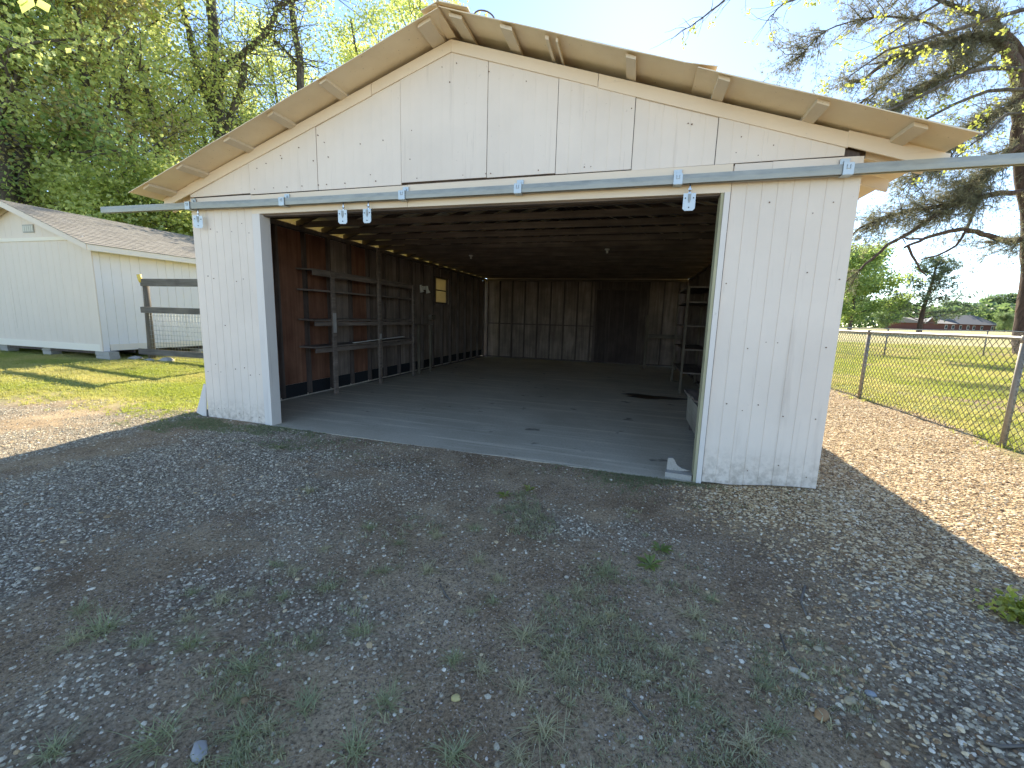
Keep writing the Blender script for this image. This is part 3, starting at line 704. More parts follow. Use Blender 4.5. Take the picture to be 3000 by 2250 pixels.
# dark oil stain on slab
st = MB(); cx, cy_ = 4.95, 4.75; pts = []
for i in range(26):
    t = 2*math.pi*i/26; r = 1+.28*math.sin(3*t+1)+.14*math.sin(7*t)
    xx, yy = cx+.62*r*math.cos(t), cy_+.24*r*math.sin(t); pts.append((xx, yy, zf(xx, yy)+.004))
st.v = pts; st.f = [tuple(range(26))]; st.sm = [False]
st = st.build('oil_stain', NT('oil_stain_film').done((.012, .012, .013), .35), fix=False); st['kind'] = 'structure'; st['label'] = 'dark oil stain on the concrete slab'

# ------------------------------------------------------------------ shed
shed = tag(empty('shed', (-11, 3.05, .2)), 'small pale shed with shingle roof standing on blocks left of the garage', 'shed')
SX0, SX1, SY0, SY1, SZ0, SZ1, RX = -13.72, -8.33, 3.05, 9.2, .42, 3.0, -11.02
def srz(x): return 4.06-.375*abs(x-RX)          # roof underside
for i in range(5):
    a = SX0+i*1.0775; b = a+1.0775
    siding('siding_panel', a+.001, b-.001, SZ0+.1, (lambda x: min(3.13, srz(x)-.0)), [a+.245*k for k in (0, 1, 2, 3, 4)], SHEDP, shed, y=SY0, th=.02, warp=.002)
for i in range(5):
    a = SX0+i*1.0775; b = a+1.0775
    if i in (0, 4): continue
for (a, b) in ((SX0+.3, RX-1.2), (RX-1.2, RX), (RX, RX+1.2), (RX+1.2, SX1-.3)):
    siding('gable_siding', a+.001, b-.001, 3.21, (lambda x: max(3.212, srz(x)-.03)), gr(a, b, .245), SHEDP, shed, y=SY0+.002, th=.02, warp=.001)
MB().box(SX0+.2, SX1-.22, SY0-.022, SY0+.001, 3.12, 3.208).build('gable_band', SHEDT, shed)
MB().box(SX0, SX1-.07, SY0-.02, SY0+.001, SZ0-.02, SZ0+.15).build('skirt_board', SHEDT, shed)
MB().box(SX1-.066, SX1+.02, SY0-.024, SY0-.001, SZ0-.02, 3.02).build('corner_board', SHEDP, shed)
MB().box(SX1+.001, SX1+.022, SY0, SY0+.13, SZ0-.02, 3.0).build('corner_board', SHEDW, shed)
MB().box(SX1+.001, SX1+.022, SY0+.15, SY1, SZ0-.01, SZ0+.15).build('skirt_board', SHEDT, shed)
# side wall facing the garage: grooved boards along y
def siding_y(x, y0, y1, z0, z1, grooves, mt, parent, name='siding_panel', face=1):
    us = [(y0, 0)]
    for g_ in grooves:
        if y0+.02 < g_ < y1-.02: us += [(g_-.011, 0), (g_-.009, .014), (g_+.009, .014), (g_+.011, 0)]
    us.append((y1, 0)); m = MB()
    for u_, d_ in us: m.v += [(x-face*d_, u_, z0), (x-face*d_, u_, z1)]
    n = len(us)
    for u_, d_ in us: m.v += [(x-face*.02, u_, z0), (x-face*.02, u_, z1)]
    for i in range(n-1):
        m.f.append((2*i, 2*i+2, 2*i+3, 2*i+1)); m.f.append((2*n+2*i+1, 2*n+2*i+3, 2*n+2*i+2, 2*n+2*i)); m.sm += [False, False]
        m.f.append((2*i, 2*n+2*i, 2*n+2*i+2, 2*i+2)); m.sm.append(False)
    return m.build(name, mt, parent, fix=True)
for i in range(5):
    a = SY0+.02+i*1.222; siding_y(SX1, a+.001, a+1.221, SZ0+.06, 3.0, [SY0+.14+.222*k for k in range(30)], SHEDW, shed)
    siding_y(SX0, a+.001, a+1.221, SZ0+.06, 3.0, [], SHEDP, shed, face=-1)
MB().box(SX0, SX1, SY1-.02, SY1, SZ0, 3.0).build('back_wall', SHEDP, shed)
m = MB(); m.prism([(SX0, SY1-.02, 3.001), (SX1, SY1-.02, 3.001), (RX, SY1-.02, 4.03)], (0, .02, 0)); m.build('back_gable', SHEDP, shed)
MB().box(SX0+.05, SX1-.05, SY0+.05, SY1-.05, SZ0, SZ0+.04).build('floor_deck', STUD, shed)
for yy in np.arange(SY0+.1, SY1-.1, .6): MB().box(SX0+.03, SX1-.03, yy, yy+.04, SZ0-.10, SZ0-.002).build('floor_joist', STUD, shed)
# roof
FY = SY0-.27
for s_, xe in ((1, -8.03), (-1, -14.01)):
    m = MB(); m.quadbox([(RX, FY+.02, srz(RX)), (xe, FY+.02, srz(xe)), (xe, SY1+.2, srz(xe)), (RX, SY1+.2, srz(RX)), (RX, FY+.02, srz(RX)+.035), (xe, FY+.02, srz(xe)+.035), (xe, SY1+.2, srz(xe)+.035), (RX, SY1+.2, srz(RX)+.035)])
    rf = m.build('roof_deck', SHEDP, shed)
    ncr = 21; L = abs(xe-RX)
    for r in range(ncr):   # shingle courses, each its own row of tabs
        x0 = xe+s_*.03-s_*(L+.03)*r/ncr; x1 = xe-s_*(L)*min(1, (r+1.25)/ncr)
        if s_ > 0:
            yy = FY-.02+(-.17 if r % 2 else 0)
            rowm = MB()
            while yy < SY1+.2:
                yb = min(yy+.33, SY1+.22); ya = max(yy+.006, FY-.02)
                zl = .040+rnd.uniform(0, .004)
                if yb-ya > .05:
                    m = MB(); m.quadbox([(x0, ya, srz(x0)+zl-.001), (x0, yb, srz(x0)+zl-.001), (x1, yb, srz(x1)+zl-.007), (x1, ya, srz(x1)+zl-.007), (x0, ya, srz(x0)+zl+.016), (x0, yb, srz(x0)+zl+.016), (x1, yb, srz(x1)+zl-.002), (x1, ya, srz(x1)+zl-.002)])
                    if r < 14 and r*19+int((yy-FY)/.33) < 280: m.build('shingle', SHING, rf)
                    else: rowm.v and None; nb = len(rowm.v); rowm.v += m.v; rowm.f += [tuple(nb+i for i in f) for f in m.f]; rowm.sm += m.sm
                yy += .33
            if rowm.v: k = rowm.build('shingle_rows', SHING, rf); k['kind'] = 'stuff'
        else:
            MB().quadbox([(x0, FY, srz(x0)+.04), (x1, FY, srz(x1)+.036), (x1, SY1+.2, srz(x1)+.036), (x0, SY1+.2, srz(x0)+.04), (x0, FY, srz(x0)+.05), (x1, FY, srz(x1)+.04), (x1, SY1+.2, srz(x1)+.04), (x0, SY1+.2, srz(x0)+.05)]).build('shingle_course', SHING, rf)
    m = MB(); m.prism([(RX+s_*.001, FY, srz(RX)-.12), (xe, FY, srz(xe)-.10), (xe, FY, srz(xe)+.034), (RX+s_*.001, FY, srz(RX)+.034)], (0, .019, 0)); m.build('rake_board', SHEDP, shed)
    m = MB(); m.prism([(RX+s_*.001, SY0-.035, srz(RX)-.11), (SX1 if s_ > 0 else SX0, SY0-.035, srz(SX1)-.09), (SX1 if s_ > 0 else SX0, SY0-.035, srz(SX1)-.002), (RX+s_*.001, SY0-.035, srz(RX)-.002)], (0, .012, 0)); m.build('gable_trim', SHEDP, shed)
    MB().box(min(xe, xe+s_*.02), max(xe, xe+s_*.02), FY+.02, SY1+.2, srz(xe)-.11, srz(xe)+.03).build('fascia_board', SHEDT, shed)
vt = MB().box(-10.74, -10.32, SY0-.016, SY0-.001, 3.33, 3.53).build('gable_vent', NT('vent_grey').done((.42, .40, .36), .7), shed)
for i in range(5): MB().box(-10.72+.08*i, -10.66+.08*i, SY0-.021, SY0-.0165, 3.36, 3.50).build('louvre', NT('vent_light%d' % i).done((.62, .60, .52), .7), vt)
for (bx, by, w_) in ((-8.32, 3.12, .5), (-10.7, 3.25, .35), (-12.4, 3.2, .35), (-8.5, 5.6, .4), (-8.5, 8.4, .4), (-11.5, 6, .4), (-13.3, 3.2, .4)):
    z0 = hz(bx, by)-.06
    for k, (a_, b_) in enumerate(((z0, .30), (.303, SZ0-.102 if by > 3.3 else SZ0-.022))):
        if b_-a_ > .02: MB().box(bx-w_/2-.02*k, bx+w_/2-.02*k, by-.1, by+.12, a_, b_, .006).build('foundation_block', BLOCK, shed)

# ------------------------------------------------------------------ board fence by the shed
wfn = tag(empty('board_fence', (-7.7, 3.8, .2)), 'weathered grey board fence with wire mesh between shed and garage', 'fence')
MB().tube([(-7.80, 3.8, .1), (-7.77, 3.8, .8), (-7.76, 3.8, 1.4), (-7.75, 3.8, 2.12)], [.085, .08, .075, .072], 10).build('post', GREYZ, wfn)
MB().box(-7.79, -4.6, 3.70, 3.735, 2.07, 2.255, .006).build('rail', GREYW, wfn)
MB().box(-7.85, -4.6, 3.68, 3.72, 1.39, 1.54, .006).build('rail', GREYW, wfn)
MB().box(-8.1, -4.6, 3.69, 3.73, .30, .45, .006).build('rail', GREYW, wfn)
MB().box(-4.9, -4.78, 3.74, 3.86, .1, 2.2).build('post', GREYZ, wfn)
m = MB()
for xx in np.arange(-7.65, -4.7, .10): m.tube([(xx, 3.745, .12), (xx, 3.745, 1.45)], .0035, 4)
zz = .2
while zz < 1.45: m.tube([(-7.7, 3.75, zz), (-4.7, 3.75, zz)], .0035, 4); zz += .075+.06*(zz-.2)
m.build('wire_mesh', GALV, wfn)
yc = MB().tube([(-7.79, 3.72, 2.16), (-7.80, 3.71, 2.24), (-7.81, 3.70, 2.36)], [.04, .045, .05], 8).build('fence_insulator', YEL); tag(yc, 'yellow plastic insulator on top of the grey fence post', 'insulator')
for (bx, by, r, lb) in ((-8.02, 3.55, .17, 'round mossy stone lying at the foot of the fence post'), (-7.45, 3.5, .13, 'flat stone right of the fence post foot'), (-7.0, 3.62, .2, 'long low stone under the bottom fence rail')):
    me_ = MB(); n = 8; z0 = hz(bx, by)
    for i in range(5):
        ph = math.pi/2*i/4
        for k in range(n):
            t = 2*math.pi*k/n; rr = r*math.cos(ph)*(1+.2*rnd.uniform(-1, 1))+.003; me_.v.append((bx+rr*math.cos(t)*1.2, by+rr*math.sin(t), z0-.04+.7*r*math.sin(ph)*(1+.1*rnd.random())))
    for i in range(4):
        for k in range(n): me_.f.append((i*n+k, i*n+(k+1) % n, (i+1)*n+(k+1) % n, (i+1)*n+k)); me_.sm.append(True)
    tag(me_.build('stone', BLOCK), lb, 'stone')

# ------------------------------------------------------------------ chain link fences
def chain_fence(name, pts, posts, label, hgt=1.27, wire=.0042, cell=.10, rail=.021):
    f = tag(empty(name, (pts[0][0], pts[0][1], 0)), label, 'fence')
    P0 = Vector((*pts[0], 0)); P1 = Vector((*pts[1], 0)); L = (P1-P0).length; dr_ = (P1-P0)/L
    g_ = lambda s_: P0+dr_*s_
    zt = lambda s_: hz(g_(s_).x, g_(s_).y)+hgt
    n = int(L/1.5)
    MB().tube([(*g_(L*i/n).xy, zt(L*i/n)) for i in range(n+1)], rail, 8).build('top_rail', GALV, f)
    for s_ in posts:
        p = g_(s_); MB().tube([(p.x, p.y, hz(p.x, p.y)-.1), (p.x, p.y, zt(s_)-.02)], .030, 10).tube([(p.x, p.y, zt(s_)-.05), (p.x, p.y, zt(s_)+.035)], .033, 10).build('post', FENCE, f)
    m = MB(); nc = int(L/cell); nrm = Vector((-dr_.y, dr_.x, 0))*.004
    rows = int(hgt/cell)
    V = []; Fc = []
    for dirn in (1, -1):
        for i in range(-rows if dirn > 0 else 0, nc+(rows if dirn < 0 else 0)):
            s0 = i*cell; k0 = 0; s1 = s0+dirn*rows*cell; z0, z1 = 0., hgt
            if s0 < 0: z0 = -s0; s0 = 0.
            if s0 > L: z0 = s0-L; s0 = L
            if s1 < 0: z1 = hgt-(0-s1)*1; s1 = 0.
            if s1 > L: z1 = hgt-(s1-L); s1 = L
            if z1-z0 < .03: continue
            a = g_(s0); b = g_(s1); za = hz(a.x, a.y)+.02+z0; zb_ = hz(b.x, b.y)+z1*1.0
            o_ = nrm*dirn
            m.tube([(a.x+o_.x, a.y+o_.y, za), (b.x+o_.x, b.y+o_.y, zb_)], wire, 3, cap=False)
    m.build('wire_mesh', WIRE, f, fix=False)
    return f
chain_fence('chain_link_fence', [(8.75, -2.25), (8.75, 18.7)], [.02, 4.06, 7.40, 11.1, 14.8, 18.5], 'near galvanised chain link fence with pipe top rail beside the pea gravel')
pa, pb = at(2590, 1040, 20), at(2880, 1040, 21.5)
dd_ = (pb-pa); pa2 = pa-dd_*.9; pb2 = pb+dd_*1.2; Ls = (Vector((pb2.x, pb2.y))-Vector((pa2.x, pa2.y))).length; l1 = (Vector((dd_.x, dd_.y))).length
chain_fence('chain_link_fence', [(pa2.x, pa2.y), (pb2.x, pb2.y)], [l1*.9, l1*1.9, l1*2.9], 'far thin dark chain link fence crossing the lawn before the field', wire=.003, rail=.02)

# ------------------------------------------------------------------ foliage tools
rs = np.random.RandomState(11)
def leaf_mesh(name, C_, size, mt, droop=.35, aspect=.75, tint=None):
    n = len(C_); 
    a = rs.normal(size=(n, 3)); a[:, 2] = a[:, 2]*.6-droop; a /= np.linalg.norm(a, axis=1)[:, None]+1e-9
    b = rs.normal(size=(n, 3)); b -= (b*a).sum(1)[:, None]*a; b /= np.linalg.norm(b, axis=1)[:, None]+1e-9
    s = size*(.6+.8*rs.rand(n))[:, None]
    nrm = np.cross(a, b)
    V = np.stack([C_-a*s*.5, C_+b*s*.5*aspect+nrm*s*.10, C_+a*s*.5, C_-b*s*.5*aspect+nrm*s*.10], 1).reshape(-1, 3)
    F_ = np.arange(4*n).reshape(n, 4)
    F_ = np.concatenate([F_[:, [0, 1, 2]], F_[:, [0, 2, 3]]], 0)
    t = rs.rand(n) if tint is None else tint
    return fastmesh(name, V, F_, mt, np.concatenate([t, t]))
def needle_mesh(name, C_, D_, length, mt, per=9, width=.012):
    n = len(C_); c = np.repeat(C_, per, 0); d0 = np.repeat(D_, per, 0)
    d_ = d0*.55+rs.normal(size=c.shape)*.55; d_ /= np.linalg.norm(d_, axis=1)[:, None]
    w_ = rs.normal(size=c.shape); w_ -= (w_*d_).sum(1)[:, None]*d_; w_ /= np.linalg.norm(w_, axis=1)[:, None]
    L = length*(.6+.7*rs.rand(len(c)))[:, None]
    V = np.stack([c-w_*width, c+w_*width, c+d_*L], 1).reshape(-1, 3)
    t = np.clip(np.repeat(rs.rand(n), per)*.7+rs.rand(len(c))*.3, 0, 1)
    return fastmesh(name, V, np.arange(3*len(c)).reshape(-1, 3), mt, t)
def branch_path(p, d, L, n, wob, lift):
    pts = [np.array(p, float)]; d = np.array(d, float); d /= np.linalg.norm(d)
    for i in range(n):
        d = d+rs.normal(size=3)*wob+np.array([0, 0, lift]); d /= np.linalg.norm(d); pts.append(pts[-1]+d*L/n)
    return pts
def tree_geo(H_, r0, cb, cw, nleaf, leaf, mt, seed, top=.9, spread=.45, nl=16, fork=True, bark=None, clump=.42):
    global rs
    rs = np.random.RandomState(seed); m = MB()
    tp = branch_path((0, 0, -.3), (rs.normal()*.05, rs.normal()*.05, 1), H_*top+.3, 12, .045, .04)
    rad = [r0*(1.25 if i == 0 else 1)*(1-.80*(i/12)**1.1) for i in range(13)]
    m.tube(tp, rad, 9, cap=False)
    tips = []
    for k in range(nl):
        f = cb+(1-cb)*(k+rs.rand()*.7)/nl; f = min(f, .97); j = f*12; i = int(j); p = tp[i]*(1-(j-i))+tp[min(i+1, 12)]*(j-i)
        az = k*2.4+rs.rand(); Lb = cw*(.55+.6*math.sin(math.pi*min(1, (f-cb)/(1-cb)*.85+.15)))*(.75+.5*rs.rand())
        dvec = (math.cos(az), math.sin(az), .35+.5*f+.2*rs.normal())
        bp = branch_path(p, dvec, Lb, 6, .16, .05); r1 = max(.02, rad[i]*.42)
        m.tube(bp, [r1*(1-.14*q) for q in range(7)], 6, cap=False)
        for q in range(2, 7):
            for _ in range(2):
                sp = branch_path(bp[q], np.array(dvec)*.5+rs.normal(size=3)*.6, Lb*.42*(.6+.6*rs.rand()), 4, .25, .03)
                m.tube(sp, [r1*.34, r1*.28, r1*.2, r1*.14, .006], 4, cap=False)
                tips += [(s_, 1) for s_ in sp[1:]]
        tips += [(bp[-1], 1)]
    T = np.array([t[0] for t in tips])
    w_ = rs.rand(len(T))**1.2; w_ /= w_.sum()
    ii = rs.choice(len(T), nleaf, p=w_); C_ = T[ii]+rs.normal(size=(nleaf, 3))*clump*np.array([1, 1, .7])
    cl = rs.rand(len(T))[ii]
    tint = np.clip(.25+.5*cl+.35*(rs.rand(nleaf)-.5), 0, 1)
    crown = leaf_mesh('crown', C_, leaf, mt, tint=tint)
    me_ = bpy.data.meshes.new('trunk'); me_.from_pydata(m.v, [], m.f); me_.polygons.foreach_set('use_smooth', m.sm); me_.materials.append(bark or BARK); me_.update()
    return me_, crown
def put_tree(name, geo, xy, rot, s_, label, cat, group, z=None):
    t = empty(name, (xy[0], xy[1], hz(*xy) if z is None else z)); t.rotation_euler = (0, 0, rot); t.scale = (s_, s_, s_)
    tag(t, label, cat, group)
    a_ = bpy.data.objects.new('trunk', geo[0]); b_ = bpy.data.objects.new('crown', geo[1])
    for o_ in (a_, b_): C.objects.link(o_); o_.parent = t
    return t
def polar(azdeg, dist):
    a_ = math.radians(azdeg); return (CAM.x+dist*math.sin(a_), CAM.y+dist*math.cos(a_))
# ---- woods at the left
G = [tree_geo(21, .34, .28, 4.6, 14500, .165, LEAF, 21), tree_geo(19, .27, .22, 4.2, 13000, .165, LEAF, 35, clump=.5),
     tree_geo(22, .30, .35, 3.8, 11000, .165, LEAF, 44), tree_geo(17, .25, .15, 4.0, 13000, .16, LEAFD, 52), tree_geo(20, .26, .30, 4.0, 10000, .16, LEAFR, 61)]
gl = 'spring woods behind the shed'
woods = [
    (0, -27.6, 48, 1.62, 'broad tree with feathery crown just above the left roof slope near the ridge'),
    (2, -31.5, 46, 1.35, 'tall thin tree whose crown rises over the middle of the left roof slope'),
    (1, -35.5, 44, 1.3, 'full green tree behind the left roof slope, right of the forked trunk'),
    (0, -41.5, 46, 1.2, 'leafy tree behind and left of the forked trunk'),
    (2, -53.5, 30, 1.0, 'slim trunk tree left of the forked trunk over the shed roof'),
    (1, -55.5, 31, 1.05, 'bright yellow green tree above the middle of the shed roof'),
    (4, -58.5, 26, .95, 'sparse bronze tinged tree above the shed ridge'),
    (0, -62.5, 27, .95, 'spreading tree above the ridge of the shed'),
    (3, -66.0, 25, 1.0, 'dark trunk tree at the left edge behind the shed'),
    (2, -63.8, 24, .9, 'second dark trunk tree beside the left edge tree'),
    (3, -46.5, 38, 1.0, 'dark leaved tree deep in the woods behind the forked trunk'),
    (3, -38.0, 52, 1.25, 'dark leaved tree deep in the woods behind the roof slope'),
    (4, -50.0, 40, 1.0, 'bronze tinged tree deep in the woods'),
    (1, -60.0, 38, 1.1, 'tall green tree deep in the woods above the shed ridge'),
    (0, -69.0, 33, 1.1, 'tree at the far left edge deep in the woods'),
    (1, -44.0, 40, .85, 'lower green tree below the broken limb of the forked trunk'),
    (3, -56.0, 42, 1.1, 'dark leaved tree at the very back of the woods above the shed'),
]
for k, (g_, az, di, s_, lb) in enumerate(woods):
    put_tree('broadleaf_tree', G[g_], polar(az, di), k*1.7, s_, lb, 'tree', gl)
# saplings and undergrowth
S_ = [tree_geo(6.5, .09, .12, 2.1, 10500, .13, LEAF, 71, nl=11, clump=.36), tree_geo(5.5, .08, .1, 2.0, 10500, .13, LEAF, 72, nl=10, clump=.4)]
sap = [(-34, 27, 0), (-38.5, 25, 1), (-42, 24, 0), (-45.5, 25, 0), (-48.5, 23, 1), (-51, 24.5, 0), (-54, 22.5, 0), (-57, 24, 1), (-60.2, 23, 0), (-64.2, 31, 0), (-67.5, 30, 1), (-47, 28, 0), (-52.5, 28, 1), (-58.5, 28, 0), (-39.5, 30, 0), (-31, 30, 1)]
where = ['above the left eave of the garage', 'behind the garage left wall', 'over the left end of the door track', 'above the far end of the shed roof', 'behind the back half of the shed', 'behind the middle of the shed roof', 'close behind the shed roof slope', 'left of the shed roof middle',
         'near the shed ridge', 'right behind the shed ridge', 'at the left edge behind the shed', 'deeper in above the far shed roof', 'deeper in above the shed middle', 'deeper in near the shed ridge', 'deeper in left of the garage eave', 'low behind the garage roof']
for k, ((az, di, g_), wh) in enumerate(zip(sap, where)):
    put_tree('sapling', S_[g_], polar(az, di), k*2.1, .95+.25*((k*7) % 5)/5, ('low' if g_ else 'bright')+' leafy young tree '+wh, 'young tree', 'understory trees along the edge of the woods')
# closed back of the woods (a mass nobody could count)
n = 60000; az = np.radians(rs.uniform(-76, -24, n)); di = rs.uniform(44, 62, n); hh = rs.rand(n)**1.1*12
Cw = np.stack([CAM.x+di*np.sin(az), CAM.y+di*np.cos(az), .5+hh], -1)
keep = fbm(Cw[:, 0]*.33, Cw[:, 1]*.33+Cw[:, 2]*.25, 3) > .60
far = link('far_woods', leaf_mesh('far_woods', Cw[keep], .42, LEAFD)); tag(far, 'deep shaded woods behind the first rows of trees', 'woods', kind='stuff')
# the forked tree whose trunk and limbs show against the sky
def limb_tree(name, root, limbs, dep, label, cat, mat_b, foliage, nclus, seed, group=None):
    global rs
    rs = np.random.RandomState(seed)
    t = empty(name, root); tag(t, label, cat, group); m = MB(); pts = []
    for (px, r0, r1) in limbs:
        P = [at(*q) if len(q) == 3 else at(q[0], q[1], dep) for q in px]
        # smooth resample
        Q = []
        for i in range(len(P)-1):
            p0 = P[max(0, i-1)]; p1 = P[i]; p2 = P[i+1]; p3 = P[min(len(P)-1, i+2)]
            for k in range(4):
                u = k/4; Q.append(.5*((2*p1)+(-p0+p2)*u+(2*p0-5*p1+4*p2-p3)*u*u+(-p0+3*p1-3*p2+p3)*u**3))
        Q.append(P[-1]); n = len(Q)
        Q = [q+Vector(rs.normal(size=3)*min(r0*.16, .03)) if 0 < i < n-1 else q for i, q in enumerate(Q)]
        m.tube(Q, [r0+(r1-r0)*i/(n-1) for i in range(n)], 9)
        pts += [(np.array(Q[i]), r0+(r1-r0)*i/(n-1), np.array((Q[min(i+1, n-1)]-Q[max(0, i-1)]).normalized())) for i in range(n)]
    return t, m, pts
D1 = 23.5
bx, by = at(650, 700, D1).xy
t, m, pts = limb_tree('forked_tree', (bx, by, hz(bx, by)), [
    ([(655, 760), (655, 600), (650, 450), (640, 330), (628, 200), (622, 80), (616, -60)], .40, .22),
    ([(645, 400), (600, 270), (570, 170), (545, 60), (515, -30), (500, -120)], .20, .10),
    ([(650, 210, 23.4), (700, 165, 23), (760, 115, 22.7), (800, 60, 22.4), (815, 20, 22.2), (860, 0, 22), (960, -30, 21.7)], .17, .07),
    ([(655, 400, 23.3), (685, 320, 23), (705, 260, 22.9), (718, 185, 22.7)], .19, .15),
    ([(905, 520), (885, 330), (880, 200), (862, 80), (845, -60)], .24, .14),
    ([(880, 200), (830, 140), (790, 110)], .08, .04)], D1,
    'forked tree with a broken dark limb and a long limb arching right against the sky', 'tree', BARK, None, 0, 5)
for p, r, d_ in list(pts):
    if p[2] > 6 and r < .30:
        for _ in range(3):
            sp = branch_path(p, rs.normal(size=3)*np.array([1, 1, .6])+np.array([0, 0, .3]), 1.8+1.6*rs.rand(), 5, .3, .03)
            m.tube(sp, [.035, .028, .02, .015, .01, .006], 4, cap=False); pts += [(s_, .01, d_) for s_ in sp[2:]]
m.build('trunk', BARK, t, fix=False)
T = np.array([p for p, r, d_ in pts if r < .02]); ii = rs.choice(len(T), 6000)
o_ = link('crown', leaf_mesh('crown', T[ii]+rs.normal(size=(6000, 3))*.40, .13, LEAF), t)

for px_, r_, lb_ in (([(35, 700), (30, 600), (24, 450), (8, 300), (-15, 100), (-30, -60)], .21, 'dark straight trunk at the left edge just behind the shed ridge'), ([(85, 700), (78, 580), (66, 470), (50, 350), (55, 180), (75, 20), (90, -100)], .17, 'second dark trunk right of the left edge trunk behind the shed')):
    q0 = at(px_[0][0], px_[0][1], 15.5)
    t, m, pts = limb_tree('bare_trunk_tree', (q0.x, q0.y, hz(q0.x, q0.y)), [([(px_[0][0]+3, 1000)]+px_, r_*1.2, r_*.8)], 15.5, lb_, 'tree', BARK, None, 0, 21, gl)
    for p, r1_, d_ in list(pts):
        if p[2] > 5.5:
            for _ in range(2):
                sp = branch_path(p, rs.normal(size=3)*np.array([1, 1, .4]), 1.5+1.5*rs.rand(), 5, .25, .02); m.tube(sp, [.03, .024, .018, .012, .008, .005], 4, cap=False); pts += [(s_, .001, d_) for s_ in sp[2:]]
    m.build('trunk', BARK, t, fix=False); T = np.array([p for p, r1_, d_ in pts if r1_ == .001]); ii = rs.choice(len(T), 2600); link('crown', leaf_mesh('crown', T[ii]+rs.normal(size=(2600, 3))*.35, .10, LEAFR), t)
# ---- the big pine at the right edge
DP = 23.5
q0 = at(3005, 1010, DP); z0 = hz(q0.x, q0.y); bx, by = q0.x, q0.y
L_ = [
    ([(3015, 1040), (3012, 970), (3025, 850), (3030, 700), (3010, 520), (2992, 380), (2990, 270), (2975, 190), (2940, 135), (2880, 108), (2800, 122), (2700, 138), (2610, 175), (2520, 240)], .62, .07),
    ([(3030, 700), (3060, 500), (3080, 250), (3080, -100)], .45, .35),
    ([(3045, 300), (2990, 150), (2900, 60), (2780, 10), (2640, -40)], .20, .07),
    ([(2985, 290), (2930, 330), (2880, 350), (2800, 420), (2740, 480), (2680, 520)], .14, .04),
    ([(2995, 420), (2930, 470), (2870, 520), (2800, 590), (2700, 660), (2600, 720), (2520, 790)], .24, .05),
    ([(2890, 490), (2860, 600), (2800, 720), (2700, 760)], .10, .04),
    ([(3010, 560), (2900, 570), (2780, 600), (2650, 620), (2560, 650), (2490, 690)], .16, .04),
    ([(3030, 690), (2960, 705), (2890, 690), (2830, 672), (2770, 680), (2710, 700), (2650, 725)], .17, .06),
    ([(2710, 700), (2660, 700), (2640, 690), (2655, 715)], .06, .02),
    ([(2660, 720), (2690, 780), (2715, 810)], .07, .03),
    ([(2800, 122), (2700, 60), (2560, 50), (2420, 90), (2350, 160)], .07, .02),
    ([(2700, 138), (2600, 240), (2480, 330), (2380, 400)], .07, .02),
    ([(2880, 108), (2760, 220), (2640, 300), (2520, 380), (2430, 420)], .08, .02),
    ([(2940, 135), (2850, 200), (2740, 240), (2600, 330)], .08, .02),
]
t, m, pts = limb_tree('pine_tree', (bx, by, z0), L_, DP, 'big old pine with crooked dark limbs at the right edge', 'tree', PBARK, None, 0, 9)
tuftP = []; tuftD = []
for p, r, d_ in list(pts):
    u_ = (Vector(p)-CAM); 
    if r < .30 and p[2] > 2.2:
        if fbm(np.array([p[0]*.75]), np.array([p[2]*.9+p[1]*.3]), 3)[0] < (.36 if p[2] > 10 else .49): continue
        _q = Vector(p)-CAM; _u = _q.dot(rt)/_q.dot(fw)*FPX+1500
        if p[2] < 7.2 and 2590 < _u < 2930: continue
        nb = 6
        for _ in range(nb):
            dv = d_*.9+np.array([-.5, -.25, -.22])*.7+rs.normal(size=3)*.55
            sp = branch_path(p, dv, 1.2+1.9*rs.rand(), 5, .18, -.02)
            m.tube(sp, [.03, .024, .018, .012, .009, .005], 4, cap=False)
            for s_, s2_ in zip(sp[1:], sp[:-1]):
                dd = s_-s2_; dd /= np.linalg.norm(dd)
                for _ in range(6): tuftP.append(s_+rs.normal(size=3)*.15); tuftD.append(dd)
m.build('trunk', PBARK, t, fix=False)
tuftP = np.array(tuftP); tuftD = np.array(tuftD); print('pine tufts', len(tuftP))
o_ = link('crown', needle_mesh('crown', tuftP, tuftD, .24, NEEDLE, per=8, width=.009), t)
# ---- a nearer hardwood outside the frame: its drooping sprays of young leaves reach into the picture
DN = 13.0
q0 = at(3500, 900, DN); bx, by = q0.x, q0.y
t, m, pts = limb_tree('hardwood_tree', (bx, by, hz(bx, by)), [
    ([(3560, 1100), (3520, 700), (3480, 300), (3420, -100), (3400, -400)], .28, .20),
    ([(3480, 300), (3300, 60), (3050, 20), (2800, 90), (2600, 150), (2480, 230)], .10, .012),
    ([(3450, 0), (3200, -60), (2900, -60), (2700, 40), (2560, 130)], .09, .012),
    ([(3500, 420), (3200, 250), (2900, 200), (2700, 280), (2500, 370), (2370, 430)], .09, .012),
    ([(3510, 560), (3250, 330), (2950, 260), (2750, 330), (2560, 440), (2380, 560)], .08, .012),
    ([(3520, 640), (3250, 450), (2990, 330), (2880, 400), (2780, 480)], .07, .012),
    ([(3420, -100), (3000, -260), (2600, -120), (2440, -40), (2300, 10), (2250, 60)], .07, .01),
    ([(3420, -120), (2900, -300), (2300, -140), (2160, -30), (2060, 50), (2000, 90)], .06, .01)], DN,
    'hardwood whose branches with yellow green young leaves hang over the right roof slope', 'tree', BARK, None, 0, 13)
T = []
